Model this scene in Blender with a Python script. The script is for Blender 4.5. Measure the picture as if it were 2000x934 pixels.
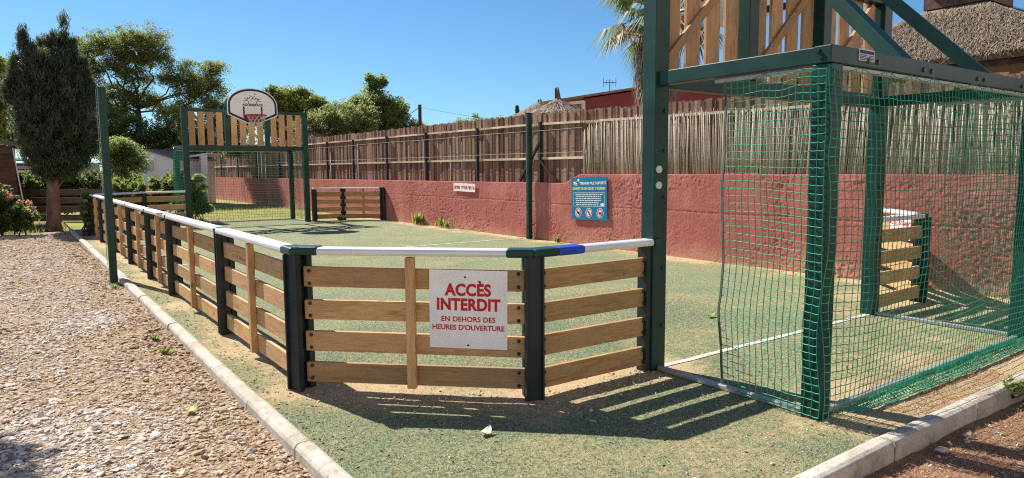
import bpy, math, random
import numpy as np
from mathutils import Matrix, Vector
random.seed(7); rng = np.random.default_rng(11)
R = math.radians
for o in list(bpy.data.objects): bpy.data.objects.remove(o)
sc = bpy.context.scene; COL = sc.collection

# ------------------------------------------------------------------ camera, sky, sun, exposure
cd = bpy.data.cameras.new('camera'); cam = bpy.data.objects.new('camera', cd); COL.objects.link(cam); sc.camera = cam
cd.sensor_width = 36; cd.lens = 36 * 1351.35 / 2000; cd.clip_start = .05; cd.clip_end = 3000
PITCH, ROLL, YAW = .1009, -.0067, .6251
rx = Vector((math.cos(YAW), -math.sin(YAW), 0)); fl = Vector((math.sin(YAW), math.cos(YAW), 0)); zz = Vector((0, 0, 1))
fw = fl * math.cos(PITCH) - zz * math.sin(PITCH); up = fl * math.sin(PITCH) + zz * math.cos(PITCH)
r2 = rx * math.cos(ROLL) + up * math.sin(ROLL); u2 = up * math.cos(ROLL) - rx * math.sin(ROLL)
m = Matrix((r2, u2, -fw)).transposed().to_4x4(); m.translation = (0, 0, 1.57); cam.matrix_world = m

SUN_EL, SUN_AZ = 43.5, -13.5          # azimuth from +Y (the far end of the pitch), negative = towards -X
w = bpy.data.worlds.new('World'); sc.world = w; w.use_nodes = True
wn = w.node_tree.nodes; bg = wn['Background']; sky = wn.new('ShaderNodeTexSky'); sky.sky_type = 'NISHITA'
sky.sun_disc = False; sky.sun_elevation = R(SUN_EL); sky.sun_rotation = R(SUN_AZ)
sky.air_density = 1.0; sky.dust_density = .1; sky.ozone_density = 3.0; sky.altitude = 0
tint = wn.new('ShaderNodeMix'); tint.data_type = 'RGBA'; tint.blend_type = 'MULTIPLY'; tint.inputs[0].default_value = 1; tint.inputs[7].default_value = (.60, .90, 1.13, 1)   # the deep blue of a dry Mediterranean sky
wl_ = w.node_tree.links.new; wl_(sky.outputs[0], tint.inputs[6])
# added fill glow, low in the sky away from the sun, for shaded faces
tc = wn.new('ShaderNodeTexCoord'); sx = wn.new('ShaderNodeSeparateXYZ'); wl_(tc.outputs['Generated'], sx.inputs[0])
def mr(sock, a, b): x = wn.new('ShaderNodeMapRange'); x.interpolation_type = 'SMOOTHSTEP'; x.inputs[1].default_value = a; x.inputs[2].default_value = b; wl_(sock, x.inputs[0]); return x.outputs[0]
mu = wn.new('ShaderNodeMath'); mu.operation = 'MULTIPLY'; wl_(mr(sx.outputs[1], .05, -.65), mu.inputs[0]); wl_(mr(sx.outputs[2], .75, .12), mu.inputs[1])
sky_fill = wn.new('ShaderNodeMix'); sky_fill.data_type = 'RGBA'; wl_(mu.outputs[0], sky_fill.inputs[0]); wl_(tint.outputs[2], sky_fill.inputs[6]); sky_fill.inputs[7].default_value = (11.5, 10.0, 8.8, 1)
wl_(sky_fill.outputs[2], bg.inputs[0]); bg.inputs[1].default_value = .062
ld = bpy.data.lights.new('sun', 'SUN'); ld.energy = 5.0; ld.angle = R(.53); ld.color = (1, .94, .84)
sun = bpy.data.objects.new('sun', ld); COL.objects.link(sun)
sd = Vector((math.sin(R(SUN_AZ)) * math.cos(R(SUN_EL)), math.cos(R(SUN_AZ)) * math.cos(R(SUN_EL)), math.sin(R(SUN_EL))))
sun.rotation_euler = sd.to_track_quat('Z', 'Y').to_euler(); sun.location = sd * 60
vs = sc.view_settings; vs.view_transform = 'Standard'; vs.look = 'None'; vs.gamma = 1; vs.exposure = 0.85; vs.use_curve_mapping = False
sc.render.engine = 'CYCLES'; sc.cycles.max_bounces = 6; sc.cycles.transparent_max_bounces = 6
sc.cycles.use_denoising = False; sc.cycles.sample_clamp_indirect = 4; sc.cycles.use_adaptive_sampling = False; sc.cycles.filter_width = 1.15

# ------------------------------------------------------------------ helpers
W = {}
def link(o, parent=None, world=None):
    COL.objects.link(o); world = world if world is not None else Matrix()
    W[o.name] = world
    if parent is not None:
        o.parent = parent; o.matrix_basis = W[parent.name].inverted() @ world
    else: o.matrix_basis = world
    return o
def tag(o, label=None, cat=None, group=None, kind=None):
    if label: o['label'] = label
    if cat: o['category'] = cat
    if group: o['group'] = group
    if kind: o['kind'] = kind
    return o
def thing(name, loc, label, cat, group=None):
    o = bpy.data.objects.new(name, None); o.empty_display_size = .2
    link(o, None, Matrix.Translation(loc)); return tag(o, label, cat, group)
def copy_tree(o, parent=None):
    c = o.copy(); COL.objects.link(c)
    if parent is not None: c.parent = parent
    for ch in o.children: copy_tree(ch, c)
    return c
def npmesh(name, V, F, tone=None, mats=(), midx=None, smooth=False):
    V = np.asarray(V, np.float32); F = np.asarray(F, np.int32)
    me = bpy.data.meshes.new(name); n, k = F.shape
    me.vertices.add(len(V)); me.vertices.foreach_set('co', V.ravel())
    me.loops.add(n * k); me.loops.foreach_set('vertex_index', F.ravel())
    me.polygons.add(n); me.polygons.foreach_set('loop_start', np.arange(0, n * k, k, dtype=np.int32))
    me.polygons.foreach_set('loop_total', np.full(n, k, np.int32))
    if midx is not None: me.polygons.foreach_set('material_index', np.asarray(midx, np.int32))
    me.polygons.foreach_set('use_smooth', np.full(n, smooth))
    me.update(calc_edges=True); me.validate()
    if tone is not None:
        a = me.attributes.new('tone', 'FLOAT', 'POINT'); a.data.foreach_set('value', np.asarray(tone, np.float32))
    for mm in (mats if isinstance(mats, (list, tuple)) else [mats]): me.materials.append(mm)
    return me
def npobj(name, V, F, mat, parent=None, tone=None, org=None, smooth=False, midx=None):
    V = np.asarray(V, float)
    if org is None: org = np.array([(V[:, 0].min() + V[:, 0].max()) / 2, (V[:, 1].min() + V[:, 1].max()) / 2, V[:, 2].min()])
    me = npmesh(name, V - np.asarray(org), F, tone, mat, midx, smooth)
    return link(bpy.data.objects.new(name, me), parent, Matrix.Translation(Vector([float(q) for q in org])))
class MB:
    def __init__(s): s.v = []; s.f = []; s.t = []
    def add(s, vs_, fs, tone=.5):
        b = len(s.v); s.v += [tuple(map(float, q)) for q in vs_]; s.f += [tuple(b + i for i in q) for q in fs]; s.t += [tone] * len(vs_)
    def box(s, x0, x1, y0, y1, z0, z1, tone=.5):
        s.add([(x, y, z) for z in (z0, z1) for y in (y0, y1) for x in (x0, x1)],
              [(0, 2, 3, 1), (4, 5, 7, 6), (0, 1, 5, 4), (2, 6, 7, 3), (0, 4, 6, 2), (1, 3, 7, 5)], tone)
    def bar(s, p, q, w_, h_, upv=(0, 0, 1), tone=.5):
        p = Vector(p); q = Vector(q); d = (q - p).normalized(); u = Vector(upv)
        if abs(d.dot(u)) > .98: u = Vector((0, 1, 0))
        a = d.cross(u).normalized(); b = a.cross(d)
        vs_ = [c + a * i * w_ / 2 + b * j * h_ / 2 for c in (p, q) for j in (-1, 1) for i in (-1, 1)]
        s.add(vs_, [(0, 2, 3, 1), (4, 5, 7, 6), (0, 1, 5, 4), (2, 6, 7, 3), (0, 4, 6, 2), (1, 3, 7, 5)], tone)
    def tube(s, pts, rad, n=6, tone=.5, cap=True):
        pts = [Vector(p) for p in pts]; rad = rad if hasattr(rad, '__len__') else [rad] * len(pts)
        V = []; ref = None
        for i, p in enumerate(pts):
            d = (pts[min(i + 1, len(pts) - 1)] - pts[max(i - 1, 0)]).normalized()
            if ref is None: ref = Vector((0, 0, 1)) if abs(d.z) < .9 else Vector((1, 0, 0))
            a = d.cross(ref).normalized(); b = a.cross(d); ref = b
            V += [p + (a * math.cos(2 * math.pi * k / n) + b * math.sin(2 * math.pi * k / n)) * rad[i] for k in range(n)]
        F = [(i * n + k, i * n + (k + 1) % n, (i + 1) * n + (k + 1) % n, (i + 1) * n + k) for i in range(len(pts) - 1) for k in range(n)]
        if cap: F += [tuple(range(n))[::-1], tuple(range((len(pts) - 1) * n, len(pts) * n))]
        s.add(V, F, tone)
    def prism(s, poly, z0, z1, axis='z', tone=.5):
        n = len(poly); f = {'z': lambda a, b, c: (a, b, c), 'y': lambda a, b, c: (a, c, b), 'x': lambda a, b, c: (c, a, b)}[axis]
        s.add([f(a, b, z0) for a, b in poly] + [f(a, b, z1) for a, b in poly],
              [tuple(range(n))[::-1], tuple(range(n, 2 * n))] + [(i, (i + 1) % n, n + (i + 1) % n, n + i) for i in range(n)], tone)
    def build(s, name, mat, parent=None, bevel=0, smooth=False, org=None, fixn=False):
        V = np.array(s.v); me = bpy.data.meshes.new(name)
        if org is None: org = ((V[:, 0].min() + V[:, 0].max()) / 2, (V[:, 1].min() + V[:, 1].max()) / 2, V[:, 2].min())
        me.from_pydata([tuple(q) for q in (V - np.array(org))], [], s.f)
        a = me.attributes.new('tone', 'FLOAT', 'POINT'); a.data.foreach_set('value', np.array(s.t, np.float32))
        me.materials.append(mat); o = bpy.data.objects.new(name, me)
        link(o, parent, Matrix.Translation(Vector([float(q) for q in org])))
        if smooth: me.polygons.foreach_set('use_smooth', [True] * len(me.polygons))
        if bevel:
            b = o.modifiers.new('bevel', 'BEVEL'); b.width = bevel; b.segments = 2; b.limit_method = 'ANGLE'
        return o
def plank(name, p, q, width, thick, mat, parent, upv=(0, 0, 1), bevel=.004):
    """a board from p to q: local X runs along it, local Z across its width"""
    p = Vector(p); q = Vector(q); d = (q - p); L = d.length; d.normalize(); u = Vector(upv)
    y = u.cross(d).normalized(); z = d.cross(y)
    M = Matrix((d, y, z)).transposed().to_4x4(); M.translation = p
    b = MB(); b.box(0, L, -thick / 2, thick / 2, -width / 2, width / 2)
    me = bpy.data.meshes.new(name); me.from_pydata(b.v, [], b.f); me.materials.append(mat)
    o = link(bpy.data.objects.new(name, me), parent, M)
    if bevel:
        bv = o.modifiers.new('bevel', 'BEVEL'); bv.width = bevel; bv.segments = 2
    return o
_h = rng.random((512, 512))
def vnoise(x, y):
    xi = np.floor(x).astype(int); yi = np.floor(y).astype(int); fx = x - xi; fy = y - yi
    fx = fx * fx * (3 - 2 * fx); fy = fy * fy * (3 - 2 * fy); g = lambda a, b: _h[a % 512, b % 512]
    return (g(xi, yi) * (1 - fx) + g(xi + 1, yi) * fx) * (1 - fy) + (g(xi, yi + 1) * (1 - fx) + g(xi + 1, yi + 1) * fx) * fy
def fbm(x, y, o=4):
    s = 0; a = .5; t = 0
    for i in range(o): s = s + a * vnoise(x * 2 ** i + 17 * i, y * 2 ** i + 9 * i); t += a; a *= .5
    return s / t

# ------------------------------------------------------------------ materials
class NT:
    def __init__(s, name, rough=.7, spec=.3, metal=0):
        s.m = bpy.data.materials.new(name); s.m.use_nodes = True; s.t = s.m.node_tree; s.b = s.t.nodes['Principled BSDF']
        s.b.inputs['Roughness'].default_value = rough; s.b.inputs['Specular IOR Level'].default_value = spec; s.b.inputs['Metallic'].default_value = metal
    def n(s, ty, **kw):
        x = s.t.nodes.new(ty)
        for k, v in kw.items(): setattr(x, k, v)
        return x
    def l(s, a, b): s.t.links.new(a, b)
    def coord(s, kind='Object', scale=(1, 1, 1), rnd=0):
        c = s.n('ShaderNodeTexCoord'); mp = s.n('ShaderNodeMapping'); mp.inputs['Scale'].default_value = scale
        s.l(c.outputs[kind], mp.inputs[0])
        if rnd:
            oi = s.n('ShaderNodeObjectInfo'); mu = s.n('ShaderNodeMath', operation='MULTIPLY'); mu.inputs[1].default_value = rnd
            s.l(oi.outputs['Random'], mu.inputs[0]); cx = s.n('ShaderNodeCombineXYZ')
            for i in range(3): s.l(mu.outputs[0], cx.inputs[i])
            s.l(cx.outputs[0], mp.inputs['Location'])
        return mp.outputs[0]
    def pos(s, scale=(1, 1, 1)):
        c = s.n('ShaderNodeNewGeometry'); mp = s.n('ShaderNodeMapping'); mp.inputs['Scale'].default_value = scale
        s.l(c.outputs['Position'], mp.inputs[0]); return mp.outputs[0]
    def noise(s, vec, scale, detail=4, rough=.55, dist=0):
        x = s.n('ShaderNodeTexNoise'); x.inputs['Scale'].default_value = scale; x.inputs['Detail'].default_value = detail
        x.inputs['Roughness'].default_value = rough; x.inputs['Distortion'].default_value = dist; s.l(vec, x.inputs['Vector']); return x.outputs['Fac']
    def ramp(s, fac, stops):
        x = s.n('ShaderNodeValToRGB'); e = x.color_ramp.elements
        while len(e) < len(stops): e.new(.5)
        for i, (p, c) in enumerate(stops): e[i].position = p; e[i].color = (*c, 1) if len(c) == 3 else c
        s.l(fac, x.inputs[0]); return x.outputs[0]
    def mix(s, a, b, fac, blend='MIX'):
        x = s.n('ShaderNodeMix', data_type='RGBA', blend_type=blend)
        for sock, v in ((x.inputs[6], a), (x.inputs[7], b), (x.inputs[0], fac)):
            if hasattr(v, 'links'): s.l(v, sock)
            else: sock.default_value = (*v, 1) if isinstance(v, tuple) else v
        return x.outputs[2]
    def attr(s, name='tone'): x = s.n('ShaderNodeAttribute'); x.attribute_name = name; return x.outputs['Fac']
    def math(s, op, a, b=0, clamp=False):
        x = s.n('ShaderNodeMath', operation=op, use_clamp=clamp)
        for i, v in enumerate((a, b)):
            if hasattr(v, 'links'): s.l(v, x.inputs[i])
            else: x.inputs[i].default_value = v
        return x.outputs[0]
    def bump(s, h, strength=.5, dist=.01):
        x = s.n('ShaderNodeBump'); x.inputs['Strength'].default_value = strength; x.inputs['Distance'].default_value = dist
        s.l(h, x.inputs['Height']); s.l(x.outputs[0], s.b.inputs['Normal'])
    def col(s, c):
        if hasattr(c, 'links'): s.l(c, s.b.inputs['Base Color'])
        else: s.b.inputs['Base Color'].default_value = (*c, 1)
        return s
def simple(name, c, rough=.6, metal=0, spec=.3, var=.18, scale=6, bump=0):
    t = NT(name, rough, spec, metal); f = t.noise(t.coord('Object'), scale, 5)
    d = tuple(q * (1 - var) for q in c); e = tuple(min(1, q * (1 + var)) for q in c)
    t.col(t.ramp(f, [(.3, d), (.7, e)]))
    if bump: t.bump(t.noise(t.coord('Object'), scale * 6, 4), bump, .004)
    return t.m
def wood(name, c0, c1, knot, rough=.65, stain=None):
    t = NT(name, rough, .25)
    v = t.coord('Object', (.9, 9, 9), 37); f = t.noise(v, 3.2, 6, .6, 1.4)
    v2 = t.coord('Object', (2.5, 70, 70), 37); g = t.noise(v2, 3, 3, .6)
    base = t.ramp(f, [(.3, c0), (.52, c1), (.72, tuple(.6 * a + .4 * b for a, b in zip(c0, c1)))])
    base = t.mix(base, tuple(.72 * a for a in c0), t.math('MULTIPLY', t.ramp(g, [(.45, (0, 0, 0)), (.75, (1, 1, 1))]), .5))
    vo = t.n('ShaderNodeTexVoronoi'); vo.inputs['Scale'].default_value = 1; t.l(t.coord('Object', (3.2, 7, 7), 91), vo.inputs['Vector'])
    k = t.ramp(vo.outputs['Distance'], [(.05, (1, 1, 1)), (.13, (0, 0, 0))])
    base = t.mix(base, knot, t.math('MULTIPLY', k, .75))
    oi = t.n('ShaderNodeObjectInfo'); hv = t.n('ShaderNodeHueSaturation'); t.l(base, hv.inputs['Color'])
    t.l(t.math('ADD', t.math('MULTIPLY', oi.outputs['Random'], .5), .76), hv.inputs['Value'])
    big = t.noise(t.coord('Object', (1, 3, 3), 11), 2.2, 4)
    out = t.mix(hv.outputs[0], stain or (.20, .16, .12), t.math('MULTIPLY', t.ramp(big, [(.42, (0, 0, 0)), (.66, (1, 1, 1))]), .36))
    t.col(out); t.bump(t.math('ADD', g, f), .35, .004); return t.m
def toned(name, lo, hi, rough=.8, var=None, bump=0, scale=30, spec=.15):
    t = NT(name, rough, spec); a = t.attr(); c = t.mix(lo, hi, a)
    f = t.noise(t.pos(), scale, 4); c = t.mix(c, var or tuple(.55 * q for q in lo), t.math('MULTIPLY', t.ramp(f, [(.4, (0, 0, 0)), (.75, (1, 1, 1))]), .5))
    t.col(c)
    if bump: t.bump(f, bump, .006)
    return t.m
def leafmat(name, lo, hi, trans=.64, rough=.55):
    t = NT(name, rough, .35); c = t.mix(lo, hi, t.attr()); t.col(c)
    tr = t.n('ShaderNodeBsdfTranslucent'); t.l(t.mix(c, (.42, .5, .12), .45), tr.inputs[0])
    ms = t.n('ShaderNodeMixShader'); ms.inputs[0].default_value = trans
    t.l(t.b.outputs[0], ms.inputs[1]); t.l(tr.outputs[0], ms.inputs[2]); t.l(ms.outputs[0], t.t.nodes['Material Output'].inputs[0]); return t.m

M = {}
M['green'] = simple('green_painted_steel', (.008, .044, .037), .4, 0, .32, .3, 4)
M['black'] = simple('dark_steel', (.012, .022, .026), .5, 0, .4, .3, 5)
M['bolt'] = simple('bolt_cap', (.012, .03, .03), .3, 0, .5)
M['boltwhite'] = simple('white_bolt_cap', (.7, .7, .68), .4)  # white colour for the larger bolt heads on the goal post
M['board'] = wood('pine_board', (.36, .19, .075), (.60, .365, .165), (.12, .045, .02))
M['slat'] = wood('pine_slat', (.34, .18, .08), (.53, .32, .165), (.12, .05, .02))
M['alu'] = simple('aluminium_rail', (.72, .73, .75), .38, .35, .5, .06, 3)
M['blue'] = simple('blue_plastic', (.02, .06, .42), .4)
M['galv'] = simple('galvanised_pipe', (.38, .4, .41), .5, .5, .5, .15, 20)
M['white'] = simple('white_sign_sheet', (.86, .85, .84), .4, 0, .4, .07, 3)
M['red'] = simple('red_print', (.55, .012, .025), .5, var=.05)
M['navy'] = simple('navy_print', (.012, .014, .11), .5, var=.05)
M['hoop'] = simple('hoop_red', (.42, .02, .025), .45, var=.1)
M['cord'] = simple('cord_white', (.62, .55, .5), .8)
M['signblue'] = simple('blue_sign_sheet', (.012, .19, .36), .4, var=.08)
M['signwhite'] = simple('white_print', (.8, .83, .85), .5, var=.03)
M['signyellow'] = simple('cream_print', (.72, .68, .42), .5, var=.03)
M['plate'] = simple('plate_silver', (.45, .47, .5), .4, .5)
M['net'] = simple('green_nylon', (.022, .31, .18), .55, var=.25, scale=9)
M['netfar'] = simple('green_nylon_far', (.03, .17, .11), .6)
M['rope'] = simple('grey_rope', (.10, .13, .10), .8)
M['wire'] = simple('dull_wire', (.3, .29, .28), .6)

# ------------------------------------------------------------------ ground, pitch, kerbs
def ground_mat():
    t = NT('dry_earth', .95, .1); p = t.pos(); a = t.noise(p, .35, 6); b = t.noise(p, 9, 6); c = t.noise(p, 60, 3)
    base = t.ramp(b, [(.3, (.16, .10, .055)), (.5, (.33, .24, .13)), (.7, (.42, .33, .20))])
    base = t.mix(base, (.20, .19, .07), t.math('MULTIPLY', t.ramp(a, [(.45, (0, 0, 0)), (.6, (1, 1, 1))]), .6))
    t.col(t.mix(base, (.1, .07, .04), t.math('MULTIPLY', t.ramp(c, [(.5, (0, 0, 0)), (.7, (1, 1, 1))]), .5))); t.bump(t.math('ADD', b, c), .8, .02); return t.m
def gravel_mat():
    t = NT('gravel_bed', .95, .15); p = t.pos(); b = t.noise(p, 2.2, 5); c = t.noise(p, 90, 3)
    vo = t.n('ShaderNodeTexVoronoi'); vo.inputs['Scale'].default_value = 48; t.l(p, vo.inputs['Vector'])
    st = t.ramp(vo.outputs['Color'], [(.2, (.17, .10, .055)), (.45, (.36, .24, .14)), (.7, (.48, .38, .29)), (.9, (.58, .53, .48))])
    base = t.mix(st, (.42, .30, .18), t.math('MULTIPLY', t.ramp(b, [(.4, (0, 0, 0)), (.6, (1, 1, 1))]), .5))
    t.col(t.mix(base, (.16, .09, .045), t.math('MULTIPLY', t.ramp(c, [(.5, (0, 0, 0)), (.7, (1, 1, 1))]), .5)))
    t.bump(t.math('ADD', vo.outputs['Distance'], c), .9, .015); return t.m
def turf_mat():
    t = NT('artificial_turf', .9, .12); p = t.pos(); s = t.attr()
    f = t.noise(p, 170, 3, .8); g = t.noise(p, 70, 4, .7); l = t.noise(p, 1.3, 5); q = t.noise(p, 14, 5)
    f2 = t.noise(p, 58, 3, .8); f3 = t.noise(p, 26, 4, .75); fm_ = t.math('ADD', t.math('MULTIPLY', f, .4), t.math('ADD', t.math('MULTIPLY', f2, .35), t.math('MULTIPLY', f3, .25)))
    green = t.ramp(fm_, [(.40, (.018, .034, .02)), (.465, (.15, .19, .10)), (.525, (.34, .335, .19)), (.60, (.70, .64, .45))])
    green = t.mix(green, (.09, .19, .125), t.math('MULTIPLY', t.ramp(l, [(.45, (0, 0, 0)), (.62, (1, 1, 1))]), .35))
    dry = t.mix(green, (.40, .34, .17), .5)
    sand = t.ramp(g, [(.3, (.27, .19, .105)), (.5, (.57, .43, .25)), (.75, (.70, .57, .38))])
    sm = t.math('ADD', s, t.math('MULTIPLY', t.math('SUBTRACT', q, .5), 1.3)); sm = t.math('ADD', sm, t.math('MULTIPLY', t.math('SUBTRACT', fm_, .5), 3.2))
    c = t.mix(green, dry, t.ramp(sm, [(.12, (0, 0, 0)), (.42, (1, 1, 1))])); c = t.mix(c, sand, t.ramp(sm, [(.48, (0, 0, 0)), (.78, (1, 1, 1))]))
    t.col(c); t.bump(t.math('ADD', f, g), .9, .012); return t.m
def concrete_mat():
    t = NT('kerb_concrete', .9, .2); p = t.pos(); a = t.noise(p, 3, 6); b = t.noise(p, 80, 4)
    c = t.ramp(a, [(.3, (.38, .33, .27)), (.5, (.52, .47, .40)), (.7, (.60, .54, .47))]); c = t.mix(c, (.22, .18, .13), t.math('MULTIPLY', t.ramp(b, [(.5, (0, 0, 0)), (.72, (1, 1, 1))]), .45)); e = t.noise(p, 11, 6, .7); c = t.mix(c, (.24, .19, .135), t.math('MULTIPLY', t.ramp(e, [(.48, (0, 0, 0)), (.66, (1, 1, 1))]), .6))
    t.col(c); t.bump(b, .5, .005); return t.m
M['concrete'] = concrete_mat(); M['earth'] = ground_mat()

S = 900.
npobj('ground', [(-S, -S, -.11), (S, -S, -.11), (S, S, -.11), (-S, S, -.11)], [(0, 1, 2, 3)], M['earth'], org=(0, 0, -.11))['kind'] = 'structure'
def sheet(name, x0, x1, y0, y1, step, mat, zf, tonef=None):
    xs = np.linspace(x0, x1, max(2, int((x1 - x0) / step) + 1)); ys = np.linspace(y0, y1, max(2, int((y1 - y0) / step) + 1))
    X, Y = np.meshgrid(xs, ys); Z = zf(X, Y); V = np.stack([X.ravel(), Y.ravel(), Z.ravel()], 1); nx = len(xs); ny = len(ys)
    i = (np.arange(ny - 1)[:, None] * nx + np.arange(nx - 1)[None]).ravel(); F = np.stack([i, i + 1, i + nx + 1, i + nx], 1)
    return npobj(name, V, F, mat, tone=None if tonef is None else tonef(X, Y).ravel(), org=(0, 0, 0), smooth=True)
gz = lambda X, Y: -.062 + .03 * (fbm(X * .9, Y * .9) - .5) + .012 * (fbm(X * 9, Y * 9) - .5)
tag(sheet('gravel_path', -9, 1.215, -4, 22.6, .09, gravel_mat(), gz), kind='structure')
# distance to the lines of the barriers, where sand has gathered
SEG = [((1.62, 4.85), (1.62, 19.8)), ((1.62, 4.85), (2.82, 3.68)), ((2.82, 3.68), (4.01, 3.68)), ((7.37, 3.68), (8.5, 3.68)), ((8.5, 3.68), (9.5, 4.75)), ((9.49, 3), (9.49, 24)), ((7.3, 20.9), (9.5, 20.5))]
def sdist(X, Y, a, b):
    ax, ay = a; bx, by = b; t = np.clip(((X - ax) * (bx - ax) + (Y - ay) * (by - ay)) / ((bx - ax) ** 2 + (by - ay) ** 2), 0, 1)
    return np.hypot(X - ax - t * (bx - ax), Y - ay - t * (by - ay))
def sandmask(X, Y):
    n = fbm(X * 1.7, Y * 1.7); n2 = fbm(X * 5 + 40, Y * 5)
    s = np.zeros_like(X)
    for (a, b), wd, am in zip(SEG, (.36, .46, .52, .7, .7, .55, .4), (.85, 1.15, 1.15, .8, .8, 1.0, .6)):
        s = np.maximum(s, am * np.clip(1.15 - sdist(X, Y, a, b) / wd, 0, 1))
    g = np.exp(-((X - 5.9) / 2.2) ** 2 - ((Y - 2.55) / .85) ** 2) * .85          # worn goal mouth and strip behind the net
    strip = np.clip((X - 3.4) / 1.0, 0, 1) * np.clip((3.3 - Y) / .9, 0, 1) * .95
    far = np.clip((X - 5.5) / 3.5, 0, 1) * np.clip((7.0 - Y) / 3, 0, 1) * .6
    wide = .34 * np.clip((n - .45) * 4, 0, 1)
    return np.clip(np.maximum(np.maximum(s, g), np.maximum(strip, far)) * (.55 + .9 * (n - .2)) + wide + .25 * (n2 - .5), 0, 1)
tz = lambda X, Y: .014 * (fbm(X * .7, Y * .7) - .5) + .012 * (fbm(X * 6, Y * 6) - .5) * np.clip(sandmask(X, Y) * 1.6, .15, 1)
tag(sheet('pitch_turf', 1.3, 9.56, 1.86, 22.3, .05, turf_mat(), tz, sandmask), kind='structure')
def drygrass_mat():
    t = NT('dry_grass_ground', .95, .1); p = t.pos(); a = t.noise(p, .6, 6); b = t.noise(p, 25, 5)
    c = t.ramp(a, [(.35, (.33, .27, .13)), (.5, (.34, .33, .10)), (.65, (.16, .24, .06))]); t.col(t.mix(c, (.12, .10, .04), t.math('MULTIPLY', b, .4))); t.bump(b, .9, .03); return t.m
tag(sheet('grass_ground', 1.3, 9.6, 22.3, 46, .4, drygrass_mat(), lambda X, Y: -.02 + .05 * (fbm(X, Y) - .5)), kind='structure')
def mulch_mat():
    t = NT('needle_mulch', .95, .1); p = t.pos(); a = t.noise(p, 5, 5); b = t.noise(p, 90, 4, .7)
    c = t.ramp(b, [(.3, (.10, .045, .025)), (.45, (.33, .17, .09)), (.58, (.5, .33, .21)), (.72, (.66, .55, .43))]); t.col(t.mix(c, (.20, .095, .05), t.math('MULTIPLY', a, .4))); t.bump(t.math('ADD', a, b), 1, .02); return t.m
tag(sheet('mulch_ground', 1.4, 12, -4, 1.82, .05, mulch_mat(), lambda X, Y: -.085 + .06 * (fbm(X * 1.5, Y * 1.5) - .5) + .02 * (fbm(X * 9, Y * 9) - .5)), kind='structure')
# painted white lines, worn
def line_mat():
    t = NT('worn_white_line', .9, .15); p = t.pos(); f = t.noise(p, 120, 3, .7); g = t.noise(p, 6, 4)
    t.col(t.mix(t.ramp(f, [(.35, (.25, .27, .2)), (.5, (.62, .61, .54)), (.7, (.78, .76, .7))]), (.30, .29, .2), t.ramp(g, [(.5, (0, 0, 0)), (.75, (.8, .8, .8))]))); t.bump(f, .8, .01); return t.m
LM = line_mat()
def line(x0, x1, y0, y1):
    o = sheet('painted_line', x0, x1, y0, y1, .05, LM, lambda X, Y: tz(X, Y) + .0045); o['kind'] = 'structure'; return o
line(4.09, 7.3, 3.63, 3.69); line(1.75, 9.3, 12.57, 12.64); line(4.1, 7.3, 20.84, 20.9); line(1.75, 9.3, 17.3, 17.35)
# kerbs
def kerb(pts, wd, z0, z1, name='kerb'):
    b = MB()
    for (p, q) in zip(pts[:-1], pts[1:]):
        p = Vector((*p, 0)); q = Vector((*q, 0)); L = (q - p).length; n = max(1, round(L / 1.0)); d = (q - p) / n; s = Vector((-d.y, d.x, 0)).normalized()
        for k in range(n):
            a = p + d * k + d.normalized() * .004; c = p + d * (k + 1) - d.normalized() * .004; jz = random.uniform(-.006, .006); js = s * random.uniform(-.006, .006)
            prof = [(-wd / 2, z0), (-wd / 2, z1 - .03), (-wd / 2 + .012, z1 - .01), (-wd / 2 + .035, z1), (wd / 2 - .035, z1), (wd / 2 - .012, z1 - .01), (wd / 2, z1 - .03), (wd / 2, z0)]
            V = [e + js + s * x + Vector((0, 0, z + jz)) for e in (a, c) for x, z in prof]; m_ = len(prof)
            b.add(V, [tuple(range(m_)), tuple(range(m_, 2 * m_))[::-1]] + [(i, m_ + i, m_ + (i + 1) % m_, (i + 1) % m_) for i in range(m_)])
    o = b.build(name, M['concrete'], bevel=.004); o['kind'] = 'structure'; return o
kerb([(1.265, 1.86), (1.265, 11.6), (1.26, 22.4)], .115, -.2, .022)
kerb([(1.35, 1.80), (3.93, 1.84), (8.2, 1.80), (11, 1.75)], .12, -.25, .035)

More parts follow.
